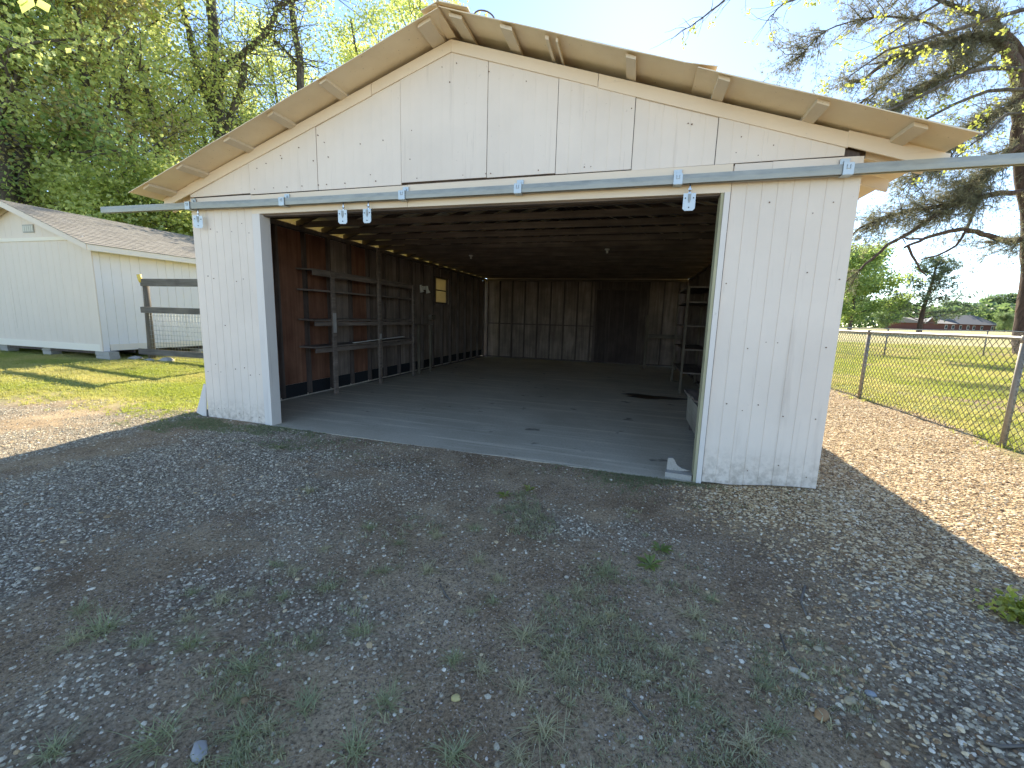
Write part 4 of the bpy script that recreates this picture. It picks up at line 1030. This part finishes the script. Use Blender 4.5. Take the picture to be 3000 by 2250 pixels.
for p, r, d_ in list(pts):
    if r < .075:
        for _ in range(2):
            sp = branch_path(p, d_+rs.normal(size=3)*.6, .5+.6*rs.rand(), 4, .25, .0)
            m.tube(sp, [.010, .008, .006, .005, .003], 4, cap=False)
            uu = (sp[-1]-np.array(CAM)); xx = uu@np.array(rt)/(uu@np.array(fw))*FPX+1500
            if xx > 2330 and rs.rand() < .95: T.append(sp[-1])
            elif rs.rand() < .3: T.append(sp[-1])
m.build('trunk', BARK, t, fix=False)
T = np.array(T); print('leaf sprays', len(T)); n = 15
Cn = np.repeat(T, n, 0)+rs.normal(size=(len(T)*n, 3))*.075
o_ = link('crown', leaf_mesh('crown', Cn, .085, LEAFY, droop=.5, aspect=.8), t)
# extra shoots hanging into the frame at the top left
t = tag(empty('leafy_twig', at(90, -60, 3.2)), 'large bright green leaves of a twig at the top left corner', 'twig')
m = MB(); m.tube([at(40, -120, 3.2), at(80, -40, 3.2), at(110, 0, 3.2)], .006, 5); m.build('stem', BARK, t)
lf = MB()
for (u, v, du, dv, w_) in ((95, -8, -30, 48, 26), (112, -5, 30, 42, 24), (70, -10, -8, 30, 18)):
    a_ = at(u, v, 3.2); b_ = at(u+du, v+dv, 3.2); mid = (a_+b_)/2; sd_ = (at(u+w_, v, 3.2)-at(u, v, 3.2))
    k = MB(); k.v = [tuple(a_), tuple(mid+sd_*.9), tuple(b_), tuple(mid-sd_*.9), tuple(mid+fw*.02)]; k.f = [(0, 1, 4), (1, 2, 4), (2, 3, 4), (3, 0, 4)]; k.sm = [True]*4
    ob = k.build('leaf', LEAF, t, fix=False)
    at_ = ob.data.attributes.new('tint', 'FLOAT', 'FACE'); at_.data.foreach_set('value', [.35]*4)

# ---- far side of the field
def far_tree(u, vbase, depth, Ht, geo, s_, lb, cat='tree', rot=0, name='far_tree', group='trees across the field'):
    p = at(u, vbase, depth); return put_tree(name, geo, (p.x, p.y), rot, s_, lb, cat, group)
FG = [tree_geo(12, .3, .10, 5.0, 16000, .34, FARL, 81, nl=14, clump=.8), tree_geo(13, .3, .12, 4.6, 16000, .34, LEAFD, 82, nl=14, clump=.7)]
far_tree(2490, 950, 62, 10, FG[1], .92, 'dark green round tree across the field right beside the garage wall', rot=1)
far_tree(2600, 955, 100, 10, FG[0], .55, 'low light green tree left of the far brick house')
far_tree(2440, 955, 75, 10, FG[0], .95, 'green tree partly hidden behind the garage corner')
far_tree(2880, 960, 140, 10, FG[0], .85, 'pale green tree behind the far house roof', rot=2)
far_tree(2960, 962, 135, 10, FG[0], .95, 'pale green tree right of the far house roof', rot=3)
far_tree(2800, 958, 150, 10, FG[0], .8, 'pale green tree behind the middle of the far house', rot=4)
far_tree(2945, 965, 88, 10, FG[0], .30, 'bright round bush at the right end of the far house', 'bush', rot=5, name='bush')
# mid pine across the field
t_ = at(2695, 955, 60); bx, by = t_.x, t_.y; z0 = hz(bx, by); rs = np.random.RandomState(90)
mp = MB(); tp = branch_path((bx, by, z0-.2), (.03, 0, 1), 10.6, 10, .04, .02); mp.tube(tp, [.34*(1-.075*i) for i in range(11)], 8, cap=False); TP = []; TD = []
for k in range(34):
    f = .16+.82*k/34; j = f*10; i = int(j); p = tp[i]*(1-(j-i))+tp[min(i+1, 10)]*(j-i); az_ = k*2.4; Lb = 6.2*(1-f)**.6*(.6+.5*rs.rand())+.6
    bp = branch_path(p, (math.cos(az_), math.sin(az_), .15+.25*rs.rand()), Lb, 6, .1, .03); mp.tube(bp, [.07, .06, .05, .04, .03, .02, .01], 5, cap=False)
    for q in bp[2:]:
        for _ in range(11): TP.append(q+rs.normal(size=3)*np.array([.48, .48, .20])); TD.append(np.array([0, 0, .7])+rs.normal(size=3)*.4)
pt = tag(empty('pine_tree', (bx, by, z0)), 'open layered pine standing before the far brick house', 'tree', 'trees across the field')
mp.build('trunk', PBARK, pt, fix=False); link('crown', needle_mesh('crown', np.array(TP), np.array(TD), .42, FARP, per=7, width=.04), pt)
# far wood line
n = 26000; az = np.radians(rs.uniform(2, 52, n)); di = rs.uniform(185, 235, n)
top = 8.5+5*fbm(np.degrees(az)*.55, az*0+2)-3*smooth(22, 30, np.degrees(az))*(1-smooth(30, 36, np.degrees(az)))
Cw = np.stack([CAM.x+di*np.sin(az), CAM.y+di*np.cos(az), 1.1+rs.rand(n)**.8*top], -1)
far = link('far_treeline', leaf_mesh('far_treeline', Cw, 1.3, FARL)); tag(far, 'low hazy line of woods at the far edge of the field', 'woods', kind='stuff')
# far brick house
p0 = at(2705, 955, 112); p1 = at(2925, 955, 122); vx = Vector((p1.x-p0.x, p1.y-p0.y, 0)); L = vx.length; vx /= L; vy = Vector((-vx.y, vx.x, 0))
hb = hz((p0.x+p1.x)/2, (p0.y+p1.y)/2)-.35
house = tag(empty('brick_house', ((p0.x+p1.x)/2, (p0.y+p1.y)/2, hb)), 'low red brick house with grey roof across the field', 'house')
def hp(a, b, c): q = Vector((p0.x, p0.y, 0))+vx*a+vy*b; return (q.x, q.y, hb+c)
def hbox(name, a0, a1, b0, b1, c0, c1, mt): return MB().quadbox([hp(a0, b0, c0), hp(a1, b0, c0), hp(a1, b1, c0), hp(a0, b1, c0), hp(a0, b0, c1), hp(a1, b0, c1), hp(a1, b1, c1), hp(a0, b1, c1)]).build(name, mt, house)
hbox('wall', 0, L, 0, 9, -.2, 2.1, BRICK)
MB().prism([hp(-.5, -.6, 2.1), hp(-.5, 9.6, 2.1), hp(-.5, 4.5, 3.5)], tuple(vx*(L*.42))).build('roof', NT('pale_roof').done((.22, .21, .20), .9), house)
MB().quadbox([hp(L*.42-.4, -.9, 2.11), hp(L+.6, -.9, 2.11), hp(L+.6, 10, 2.11), hp(L*.42-.4, 10, 2.11), hp(L*.42+1.8, 4.4, 4.9), hp(L-2.6, 4.4, 4.9), hp(L-2.6, 4.7, 4.9), hp(L*.42+1.8, 4.7, 4.9)]).build('roof', FROOF, house)
MB().prism([hp(0, -.25, -.2), hp(4.6, -.25, -.2), hp(4.6, -.25, 2.1), hp(2.3, -.25, 3.7), hp(0, -.25, 2.1)], tuple(vy*.2)).build('front_gable', BRICK, house)
m = MB(); m.beam(hp(-.2, -.4, 2.05), hp(2.3, -.4, 3.85), .3, .2); m.beam(hp(4.8, -.4, 2.05), hp(2.3, -.4, 3.85), .3, .2); m.build('gable_trim', WHITE, house)
for f in (.27, .36, .46, .56, .64, .75, .9):
    wn = hbox('window', L*f, L*f+1.1, -.04, .02, .7, 1.8, WHITE); 
    o_ = MB().quadbox([hp(L*f+.12, -.07, .8), hp(L*f+.98, -.07, .8), hp(L*f+.98, -.045, .8), hp(L*f+.12, -.045, .8), hp(L*f+.12, -.07, 1.7), hp(L*f+.98, -.07, 1.7), hp(L*f+.98, -.045, 1.7), hp(L*f+.12, -.045, 1.7)]).build('pane', DGLASS, wn)

# ------------------------------------------------------------------ scattered stones and grass
def variants(kind):
    out = []
    for i in range(6):
        r = np.random.RandomState(100+i)
        if kind == 'stone' or kind == 'pebble':
            import bmesh
            bm = bmesh.new(); bmesh.ops.create_icosphere(bm, subdivisions=1 if kind == 'stone' else 2, radius=1)
            ax_ = r.uniform(.6, 1.15, 3)*np.array([1, 1, .62])
            for v_ in bm.verts:
                k = 1+(r.uniform(-.28, .2) if kind == 'stone' else r.uniform(-.05, .05)); v_.co = Vector((v_.co.x*ax_[0]*k, v_.co.y*ax_[1]*k, v_.co.z*ax_[2]*k))
            for f in bm.faces: f.smooth = kind == 'pebble'
            me_ = bpy.data.meshes.new(kind); bm.to_mesh(me_); bm.free()
        else:
            m_ = MB(); nb = 9 if kind == 'grass' else 7
            for b in range(nb):
                a_ = r.uniform(0, 6.28); l_ = r.uniform(.5, 1.1); ln = r.uniform(.15, .75); bx_ = r.uniform(-.35, .35); by_ = r.uniform(-.35, .35)
                dx, dy = math.cos(a_), math.sin(a_); wv = .045
                k = len(m_.v)
                m_.v += [(bx_-dy*wv, by_+dx*wv, -.05), (bx_+dy*wv, by_-dx*wv, -.05), (bx_+dx*ln*.4*l_+dy*wv*.7, by_+dy*ln*.4*l_-dx*wv*.7, l_*.6), (bx_+dx*ln*.4*l_-dy*wv*.7, by_+dy*ln*.4*l_+dx*wv*.7, l_*.6), (bx_+dx*ln*l_, by_+dy*ln*l_, l_*(1-.45*ln))]
                m_.f += [(k, k+1, k+2, k+3), (k+3, k+2, k+4)]; m_.sm += [True, True]
            me_ = bpy.data.meshes.new(kind); me_.from_pydata(m_.v, [], m_.f); me_.update()
        out.append(me_)
    return out
def scatter(name, pts, scl, rot, tint, meshes, mt, label, cat):
    col_ = bpy.data.collections.new(name+'_kinds')
    for i, m_ in enumerate(meshes):
        m2 = m_.copy(); m2.materials.clear(); m2.materials.append(mt)
        col_.objects.link(bpy.data.objects.new(name+'_kind', m2))
    me_ = bpy.data.meshes.new(name); me_.vertices.add(len(pts)); me_.vertices.foreach_set('co', pts.astype(np.float32).ravel())
    for nm, ty, arr in (('scl', 'FLOAT_VECTOR', scl), ('rot', 'FLOAT_VECTOR', rot), ('tint', 'FLOAT', tint)):
        a_ = me_.attributes.new(nm, ty, 'POINT'); a_.data.foreach_set('vector' if ty != 'FLOAT' else 'value', arr.astype(np.float32).ravel())
    a_ = me_.attributes.new('pick', 'INT', 'POINT'); a_.data.foreach_set('value', rs.randint(0, len(meshes), len(pts)).astype(np.int32))
    me_.materials.append(mt)
    ob = link(name, me_); tag(ob, label, cat, kind='stuff')
    ng = bpy.data.node_groups.new(name, 'GeometryNodeTree'); ng.interface.new_socket('Geometry', in_out='INPUT', socket_type='NodeSocketGeometry'); ng.interface.new_socket('Geometry', in_out='OUTPUT', socket_type='NodeSocketGeometry')
    N = ng.nodes.new; gi = N('NodeGroupInput'); go = N('NodeGroupOutput'); ip = N('GeometryNodeInstanceOnPoints'); ci = N('GeometryNodeCollectionInfo')
    ci.inputs['Collection'].default_value = col_; ci.inputs['Separate Children'].default_value = True; ci.inputs['Reset Children'].default_value = True
    def attr(nm, dt):
        q = N('GeometryNodeInputNamedAttribute'); q.data_type = dt; q.inputs['Name'].default_value = nm; return q.outputs['Attribute']
    lk = ng.links.new; lk(gi.outputs[0], ip.inputs['Points']); lk(ci.outputs[0], ip.inputs['Instance']); ip.inputs['Pick Instance'].default_value = True
    e2r = N('FunctionNodeEulerToRotation'); lk(attr('rot', 'FLOAT_VECTOR'), e2r.inputs[0]); lk(e2r.outputs[0], ip.inputs['Rotation'])
    lk(attr('scl', 'FLOAT_VECTOR'), ip.inputs['Scale']); lk(attr('pick', 'INT'), ip.inputs['Instance Index']); lk(ip.outputs[0], go.inputs[0])
    md = ob.modifiers.new('scatter', 'NODES'); md.node_group = ng
    return ob
rs = np.random.RandomState(5)
FWn = np.array(fw); RTn = np.array(rt); UPn = np.array(up)
def visible(x, y, z=0, pad=420):
    q = np.stack([x-CAM.x, y-CAM.y, z-CAM.z+0*x], -1); dz = q@FWn; u = q@RTn/np.maximum(dz, .01)*FPX; v = -(q@UPn)/np.maximum(dz, .01)*FPX
    return (dz > .2) & (np.abs(u) < 1500+pad) & (v < 1125+pad*2)
def inside(x, y, p=.0): return (x > -1.13-p) & (x < 6.25+p) & (y > -.045-p) & (y < 11.4)
def cand(n, x0, x1, y0, y1):
    x = rs.uniform(x0, x1, n); y = rs.uniform(y0, y1, n); k = visible(x, y) & ~inside(x, y); return x[k], y[k]
def stones(name, x, y, size, meshes, mt, label, flat=1.0, sink=.15):
    n = len(x); z = H(x, y); s_ = size*(.5+rs.rand(n)**2*1.3); 
    pts = np.stack([x, y, z-s_*sink+.001], -1); rot = np.stack([rs.normal(size=n)*.35, rs.normal(size=n)*.35, rs.rand(n)*6.28], -1)
    return scatter(name, pts, np.repeat(s_[:, None], 3, 1)*np.array([1, 1, flat]), rot, rs.rand(n), meshes, mt, label, 'gravel')
stv = variants('stone'); pbv = variants('pebble')
x, y = cand(420000, -4, 8, -5, 1.6); w_ = P_grv(x, y); k = rs.rand(len(x)) < w_*.55+.05; x, y = x[k], y[k]; print('gravel', len(x))
stones('gravel', x, y, .0105, stv, GRAVEL, 'grey crushed gravel scattered over the dark dirt drive', .8)
x, y = cand(640000, 4.2, 9.6, -5, 6.5); w_ = P_pea(x, y)*(1-P_grass(x, y)); k = rs.rand(len(x)) < w_*.46; x, y = x[k], y[k]; print('pea', len(x))
stones('pea_gravel', x, y, .0112, pbv[:3]+stv[:2], PEAG, 'rounded tan and orange pea gravel along the right side of the garage', .8)
x, y = cand(9000, -3, 8, -5, 1); k = rs.rand(len(x)) < .05+.2*P_grv(x, y); x, y = x[k], y[k]
stones('loose_pebbles', x, y, .015, pbv, PEAG, 'larger loose pale pebbles lying on the dirt and gravel', .7)
x, y = cand(420000, -1, 7, -4.6, -.02); k = rs.rand(len(x)) < .40*smooth(.3, .6, fbm(x*2, y*2))*(1-P_pea(x, y)*.7); x, y = x[k], y[k]; print('crumbs', len(x))
scatter_crumbs = lambda: stones('dirt_crumbs', x, y, .0048, stv, stone('dirt_crumb', [(0, (.08, .056, .038)), (.6, (.34, .255, .185)), (.93, (.52, .43, .34)), (1, (.72, .66, .58))]), 'fine dark crumbs of earth and grit on the drive', .8)
scatter_crumbs()
# twigs and straw bits
x, y = cand(110000, -2, 7, -5, .1); k = rs.rand(len(x)) < .30*smooth(.35, .6, fbm(x*1.5+9, y*1.5))*smooth(1.2, 3.2, x)+.03; x, y = x[k], y[k]; n = len(x)
tw = MB(); tw.tube([(-1, 0, 0), (-.2, .12, .05), (.4, -.05, .03), (1, .1, 0)], .03, 3); tme = bpy.data.meshes.new('twig'); tme.from_pydata(tw.v, [], tw.f)
sz = .012+.03*rs.rand(n)**3
scatter('leaf_litter', np.stack([x, y, H(x, y)+.003], -1), np.repeat(sz[:, None], 3, 1), np.stack([rs.normal(size=n)*.1, rs.normal(size=n)*.1, rs.rand(n)*6.3], -1), rs.rand(n), [tme], stone('straw_bits', [(0, (.05, .035, .025)), (.5, (.20, .155, .10)), (1, (.55, .47, .33))]), 'tiny twigs and straw bits littering the dirt', 'litter')
# lawns
gv = variants('grass')
def lawn(name, n, x0, x1, y0, y1, hgt, label, dens=1.0, power=0):
    x = rs.uniform(x0, x1, n); y = rs.uniform(y0, y1, n); k = visible(x, y) & ~inside(x, y, .02); x, y = x[k], y[k]
    k = rs.rand(len(x)) < (1-.9*P_mulch(x, y))*P_grass(x, y)*dens*(.35+.65*smooth(.35, .6, fbm(x*1.3, y*1.3))); x, y = x[k], y[k]; n = len(x); print(name, n)
    d_ = np.hypot(x-CAM.x, y-CAM.y); s_ = hgt*(.6+.8*rs.rand(n))*(1+.02*d_)
    t = np.clip(fbm(x*.9, y*.9+4)*1.6-.45+.35*(rs.rand(n)-.5), 0, 1)
    scatter(name, np.stack([x, y, H(x, y)], -1), np.stack([s_*1.3, s_*1.3, s_], -1), np.stack([0*x, 0*x, rs.rand(n)*6.3], -1), t, gv, GRASS, label, 'grass')
lawn('lawn_grass', 300000, -16, -1.1, -1.5, 13, .035, 'sunlit lawn grass left of the garage', .8)
lawn('back_lawn_grass', 520000, 8.2, 34, -2, 34, .045, 'sunlit lawn grass beyond the near chain link fence', .8)
# moss and weeds fringe at slab edge
x, y = cand(90000, -1.9, 6.6, -.75, .03); f_ = smooth(.40, .62, fbm(x*1.8+2, y*3))*np.maximum(np.exp(-((x+.4)/1.3)**2)*.8, np.exp(-((x-4.8)/.7)**2-(y/.35)**2)); k = rs.rand(len(x)) < f_*.55; x, y = x[k], y[k]; n = len(x)
scatter('edge_weeds', np.stack([x, y, H(x, y)], -1), np.repeat((.014+.012*rs.rand(n))[:, None], 3, 1), np.stack([0*x, 0*x, rs.rand(n)*6.3], -1), rs.rand(n)*.5, gv, TUFTI, 'low green weeds fringing the slab edge', 'weeds')
x, y = cand(40000, 2.2, 5.6, -4.6, -.8); f_ = smooth(.50, .66, fbm(x*1.6+7, y*1.6+1))*smooth(2.4, 3.6, x); k = rs.rand(len(x)) < f_*.55; x, y = x[k], y[k]; n = len(x)
scatter('sparse_grass', np.stack([x, y, H(x, y)], -1), np.repeat((.016+.034*rs.rand(n)**2)[:, None], 3, 1)*np.array([1.5, 1.5, .7]), np.stack([rs.normal(size=n)*.2, rs.normal(size=n)*.2, rs.rand(n)*6.3], -1), .35+.65*rs.rand(n), gv, TUFTI, 'thin dry grass wisps in the dark dirt', 'grass')

# ---- tufts one can pick out
def tuft_mesh(seed, tone, nb):
    r = np.random.RandomState(seed); V = []; F_ = []; T_ = []
    for b in range(nb):
        a_ = r.uniform(0, 6.28); L = r.uniform(.45, 1.15); lean = r.uniform(.3, 1.7); bx_, by_ = r.normal(size=2)*.20; wv = r.uniform(.008, .017); k = len(V)
        dx, dy = math.cos(a_), math.sin(a_)
        for i in range(5):
            t_ = i/4; rr = L*lean*t_**1.3; z_ = L*(t_*(1.15-.55*t_*lean)); ww = wv*(1-t_**2)+.002
            V += [(bx_+dx*rr-dy*ww, by_+dy*rr+dx*ww, z_-.02), (bx_+dx*rr+dy*ww, by_+dy*rr-dx*ww, z_-.02)]
        for i in range(4): F_.append((k+2*i, k+2*i+1, k+2*i+3, k+2*i+2)); T_.append(np.clip(tone+r.uniform(-.3, .3), 0, 1))
    return fastmesh('grass_tuft', np.array(V), np.array(F_), TUFT, np.array(T_))
TG = [tuft_mesh(200+i, .12, 70) for i in range(3)]; TD_ = [tuft_mesh(210+i, .75, 70) for i in range(3)]
tl = []
for zx, zy, sz, kd in [(380, 930, .10, 0), (470, 1020, .17, 0), (350, 1075, .12, 1), (660, 1080, .10, 0), (885, 1090, .13, 0), (890, 850, .08, 0), (1020, 890, .12, 1), (1150, 860, .09, 1), (1130, 1210, .13, 0), (720, 1540, .15, 0), (240, 1590, .11, 0), (1100, 1340, .09, 0), (1420, 1370, .12, 0), (1130, 1510, .13, 0), (1230, 1480, .09, 1), (1280, 720, .09, 0), (1360, 750, .09, 1), (1505, 650, .08, 1), (1520, 830, .10, 0), (1310, 870, .09, 0), (1430, 380, .14, 1), (1290, 180, .13, 0), (870, 970, .08, 1), (1100, 1620, .11, 0), (1450, 1080, .08, 0)]:
    tl.append((zx/1.58, 1200+zy/1.58, sz, kd))
for zx, zy, sz, kd in [(130, 550, .10, 0), (445, 590, .11, 1), (620, 555, .10, 0), (270, 620, .08, 0), (400, 750, .12, 1), (190, 750, .09, 0), (635, 700, .11, 1), (730, 790, .10, 1), (1220, 760, .15, 0), (1100, 850, .11, 1), (970, 880, .08, 0), (1150, 990, .10, 1), (850, 1050, .15, 1), (1030, 1140, .10, 1), (1200, 1120, .10, 1), (600, 940, .07, 1), (700, 890, .08, 0), (90, 1030, .12, 0), (520, 1160, .10, 0), (210, 1350, .12, 0), (1510, 1130, .10, 1), (1400, 1230, .10, 1), (830, 1290, .11, 1), (930, 1490, .14, 1), (60, 1580, .13, 0), (520, 1600, .12, 0), (1300, 1390, .08, 1), (1370, 1060, .08, 1), (1240, 960, .10, 1), (650, 1210, .09, 1), (1020, 1230, .09, 1), (1240, 1340, .08, 1), (820, 1610, .09, 1)]:
    tl.append((1000+zx/1.58, 1200+zy/1.58, sz, kd))
for zx, zy, sz, kd in [(60, 960, .14, 1), (80, 1060, .10, 1), (385, 1270, .09, 0), (440, 1490, .11, 0), (300, 1560, .12, 1), (30, 1350, .09, 0), (130, 880, .09, 0), (40, 1180, .08, 1)]:
    tl.append((2000+zx/1.58, 1200+zy/1.58, sz, kd))
LM = [((425, 1965), 'curled brown dead leaf'), ((585, 2205), 'long flat grey stone'), ((1905, 1655), 'blue green broad leaved weed'), ((2345, 1765), 'bent grey stick'), ((2300, 1905), 'long thin dark stick'),
      ((1335, 2047), 'yellow round pebble'), ((2408, 2098), 'orange brown pebble'), ((1305, 1745), 'small dark middle stick'), ((1552, 1433), 'bright green leafy weed'), ((800, 1250), 'foot of the left door jamb'), ((1660, 1692), 'round tan pebble'), ((1115, 1793), 'yellowish leaf scrap'), ((1850, 2060), 'thin bottom centre stem'), ((0, 2250), 'bottom left picture corner')]
who = {}
for k, (u, v, sz, kd) in enumerate(tl):
    dl = [(math.hypot(u-a[0], v-a[1]), a, nm) for a, nm in LM]; dmin, a_, nm = min(dl); du, dv = u-a_[0], v-a_[1]
    side = ('to the right of' if du > 0 else 'to the left of') if abs(du) > abs(dv) else ('in front of' if dv > 0 else 'behind')
    if 'corner' in nm: side = 'above'
    who.setdefault((kd, side, nm), []).append((dmin, k))
tlab = {}
for (kd, side, nm), L2 in who.items():
    for q, (dm, k) in enumerate(sorted(L2)):
        tlab[k] = ('dry straw coloured tuft ' if kd else 'green grass tuft ')+(['closest', 'second closest', 'third closest', 'fourth closest', 'fifth closest', 'sixth closest', 'seventh closest', 'eighth closest'][q]+' ' if len(L2) > 1 else '')+side+' the '+nm
for k, (u, v, sz, kd) in enumerate(tl):
    xx, yy = spot(u, v); sz *= .82
    o_ = link('grass_tuft', (TD_ if kd else TG)[k % 3]); o_.location = (xx, yy, hz(xx, yy)); o_.rotation_euler = (0, 0, k*1.3); o_.scale = (sz, sz, sz*.52)
    tag(o_, tlab[k], 'grass tuft', 'dry tufts in the drive' if kd else 'green tufts in the drive')
# broadleaf weeds
def rosette(u, v, sz, n, label, mt, tone):
    xx, yy = spot(u, v); V = []; F_ = []
    r = np.random.RandomState(int(u))
    for i in range(n):
        a_ = i*2.4+r.rand()*.4; L = r.uniform(.6, 1.1); k = len(V); dx, dy = math.cos(a_), math.sin(a_); w0 = .16*L; e = r.uniform(.15, .6)
        V += [(0, 0, 0), (dx*L*.5-dy*w0, dy*L*.5+dx*w0, e*.5), (dx*L, dy*L, e*.55), (dx*L*.5+dy*w0, dy*L*.5-dx*w0, e*.5), (dx*L*.5, dy*L*.5, e*.42)]
        F_ += [(k, k+1, k+4), (k+1, k+2, k+4), (k+2, k+3, k+4), (k+3, k, k+4)]
    me_ = fastmesh('weed', np.array(V), np.array(F_), mt, np.full(len(F_), tone)); o_ = link('weed', me_); o_.location = (xx, yy, hz(xx, yy)); o_.scale = (sz, sz, sz); tag(o_, label, 'weed')
rosette(1552, 1433, .085, 9, 'flat bright green leafy weed near the middle of the slab edge', LEAF, .3)
rosette(1478, 1452, .09, 8, 'thin leaved green weed left of the bright leafy weed', LEAF, .1)
rosette(1905, 1655, .12, 12, 'blue green broad leaved weed right of the pale gravel patch', LEAFD, .8)
rosette(1935, 1610, .10, 11, 'dark green leafy weed just behind the broad leaved weed', LEAFD, .5)
xx, yy = spot(2985, 1812); z_ = hz(xx, yy)
bm_ = rs.normal(size=(420, 3))*np.array([.06, .05, .035])+np.array([xx+.03, yy, z_+.045])
me_ = leaf_mesh('small_bush', bm_, .035, LEAFY); o_ = link('small_bush', me_); tag(o_, 'small yellow green leafy plant at the right edge of the gravel', 'plant')
# dead leaf, sticks, block bits
def deadleaf(u, v, sz, lb):
    xx, yy = spot(u, v); z_ = hz(xx, yy)+.006; r = np.random.RandomState(int(u)); n = 9; V = [(0, 0, .012)]
    for i in range(n):
        t_ = 2*math.pi*i/n; q = (1 if i % 2 else .55)*r.uniform(.8, 1.15); V.append((q*math.cos(t_), q*.6*math.sin(t_), r.uniform(0, .3)))
    m_ = MB(); m_.v = [(a*sz+xx, b*sz+yy, c*sz+z_) for a, b, c in V]; m_.f = [(0, i+1, (i+1) % n+1) for i in range(n)]; m_.sm = [False]*n
    tag(m_.build('dead_leaf', NT('brown_leaf').done((.17, .115, .075), .8), fix=False), lb, 'leaf')
deadleaf(425, 1965, .05, 'curled brown dead leaf on the dirt at the lower left'); deadleaf(1115, 1793, .022, 'small yellowish leaf scrap lying left of the middle'); deadleaf(1495, 1392, .035, 'tan leaf scrap on the dirt before the slab')
def stick(px, r, lb):
    P = []
    for (u, v) in px: xx, yy = spot(u, v); P.append((xx, yy, hz(xx, yy)+r*1.3))
    tag(MB().tube(P, [r, r*1.05, r*.8][:len(P)] if len(P) == 3 else r, 6).build('stick', GREYW), lb, 'stick')
stick([(2358, 1720), (2345, 1765), (2362, 1808)], .007, 'short bent grey stick on the gravel right of centre')
stick([(2285, 1860), (2300, 1905), (2345, 1965)], .005, 'long thin dark stick below the bent stick')
stick([(1290, 1715), (1305, 1745), (1320, 1762)], .005, 'small dark stick among the tufts near the middle')
stick([(2880, 2180), (2930, 2192), (3000, 2190)], .006, 'pale stick at the bottom right corner')
stick([(1815, 2035), (1850, 2060), (1900, 2120)], .004, 'thin stem lying among dry grass at the bottom centre')
def pebble(u, v, sz, col_, lb, el=1.5):
    import bmesh
    xx, yy = spot(u, v); bm = bmesh.new(); bmesh.ops.create_icosphere(bm, subdivisions=2, radius=1); r = random.Random(int(u+v))
    for q in bm.verts: f = 1+.12*r.uniform(-1, 1); q.co = Vector((q.co.x*sz*el*f, q.co.y*sz*f, q.co.z*sz*.6*f))
    for f in bm.faces: f.smooth = True
    me_ = bpy.data.meshes.new('pebble'); bm.to_mesh(me_); bm.free()
    s_ = NT('pebble_stone'); n_ = s_.noise(s_.coords((1, 1, 1)), 40, 4); me_.materials.append(s_.done(s_.mix(n_, tuple(c*.7 for c in col_), col_), .8))
    o_ = link('pebble', me_); o_.location = (xx, yy, hz(xx, yy)+sz*.25); o_.rotation_euler = (0, 0, r.uniform(-.8, .8)); tag(o_, lb, 'pebble')
pebble(2408, 2098, .024, (.45, .27, .13), 'orange brown oblong pebble at the lower right'); pebble(2380, 2080, .013, (.55, .48, .36), 'small pale pebble touching the orange brown one', 1)
pebble(2490, 2056, .020, (.52, .43, .27), 'yellowish flat pebble above the orange brown one'); pebble(2330, 1967, .017, (.66, .60, .46), 'pale yellow pebble beside the tip of the long stick'); pebble(2355, 1982, .016, (.60, .52, .38), 'pale yellow pebble just right of its twin by the long stick')
pebble(1335, 2047, .017, (.60, .50, .22), 'yellow round pebble near the bottom centre', 1.2); pebble(585, 2205, .026, (.42, .41, .39), 'long flat grey stone at the bottom left', 1.9); pebble(1660, 1692, .014, (.62, .54, .42), 'round tan pebble below the pale gravel patch', 1)
pebble(2395, 1903, .016, (.52, .44, .30), 'left one of two yellow pebbles side by side', 1.3); pebble(2428, 1903, .015, (.50, .40, .26), 'right one of two yellow pebbles side by side', 1.2); pebble(2550, 2035, .016, (.36, .38, .40), 'blue grey pebble upper right of the yellowish flat pebble', 1.4)
# bits of litter on the slab
for (u, v, s_) in ((1327, 1309, .02), (1245, 1241, .02), (1480, 1197, .015), (1543, 1313, .012)):
    pass
print('objects', len(bpy.data.objects))
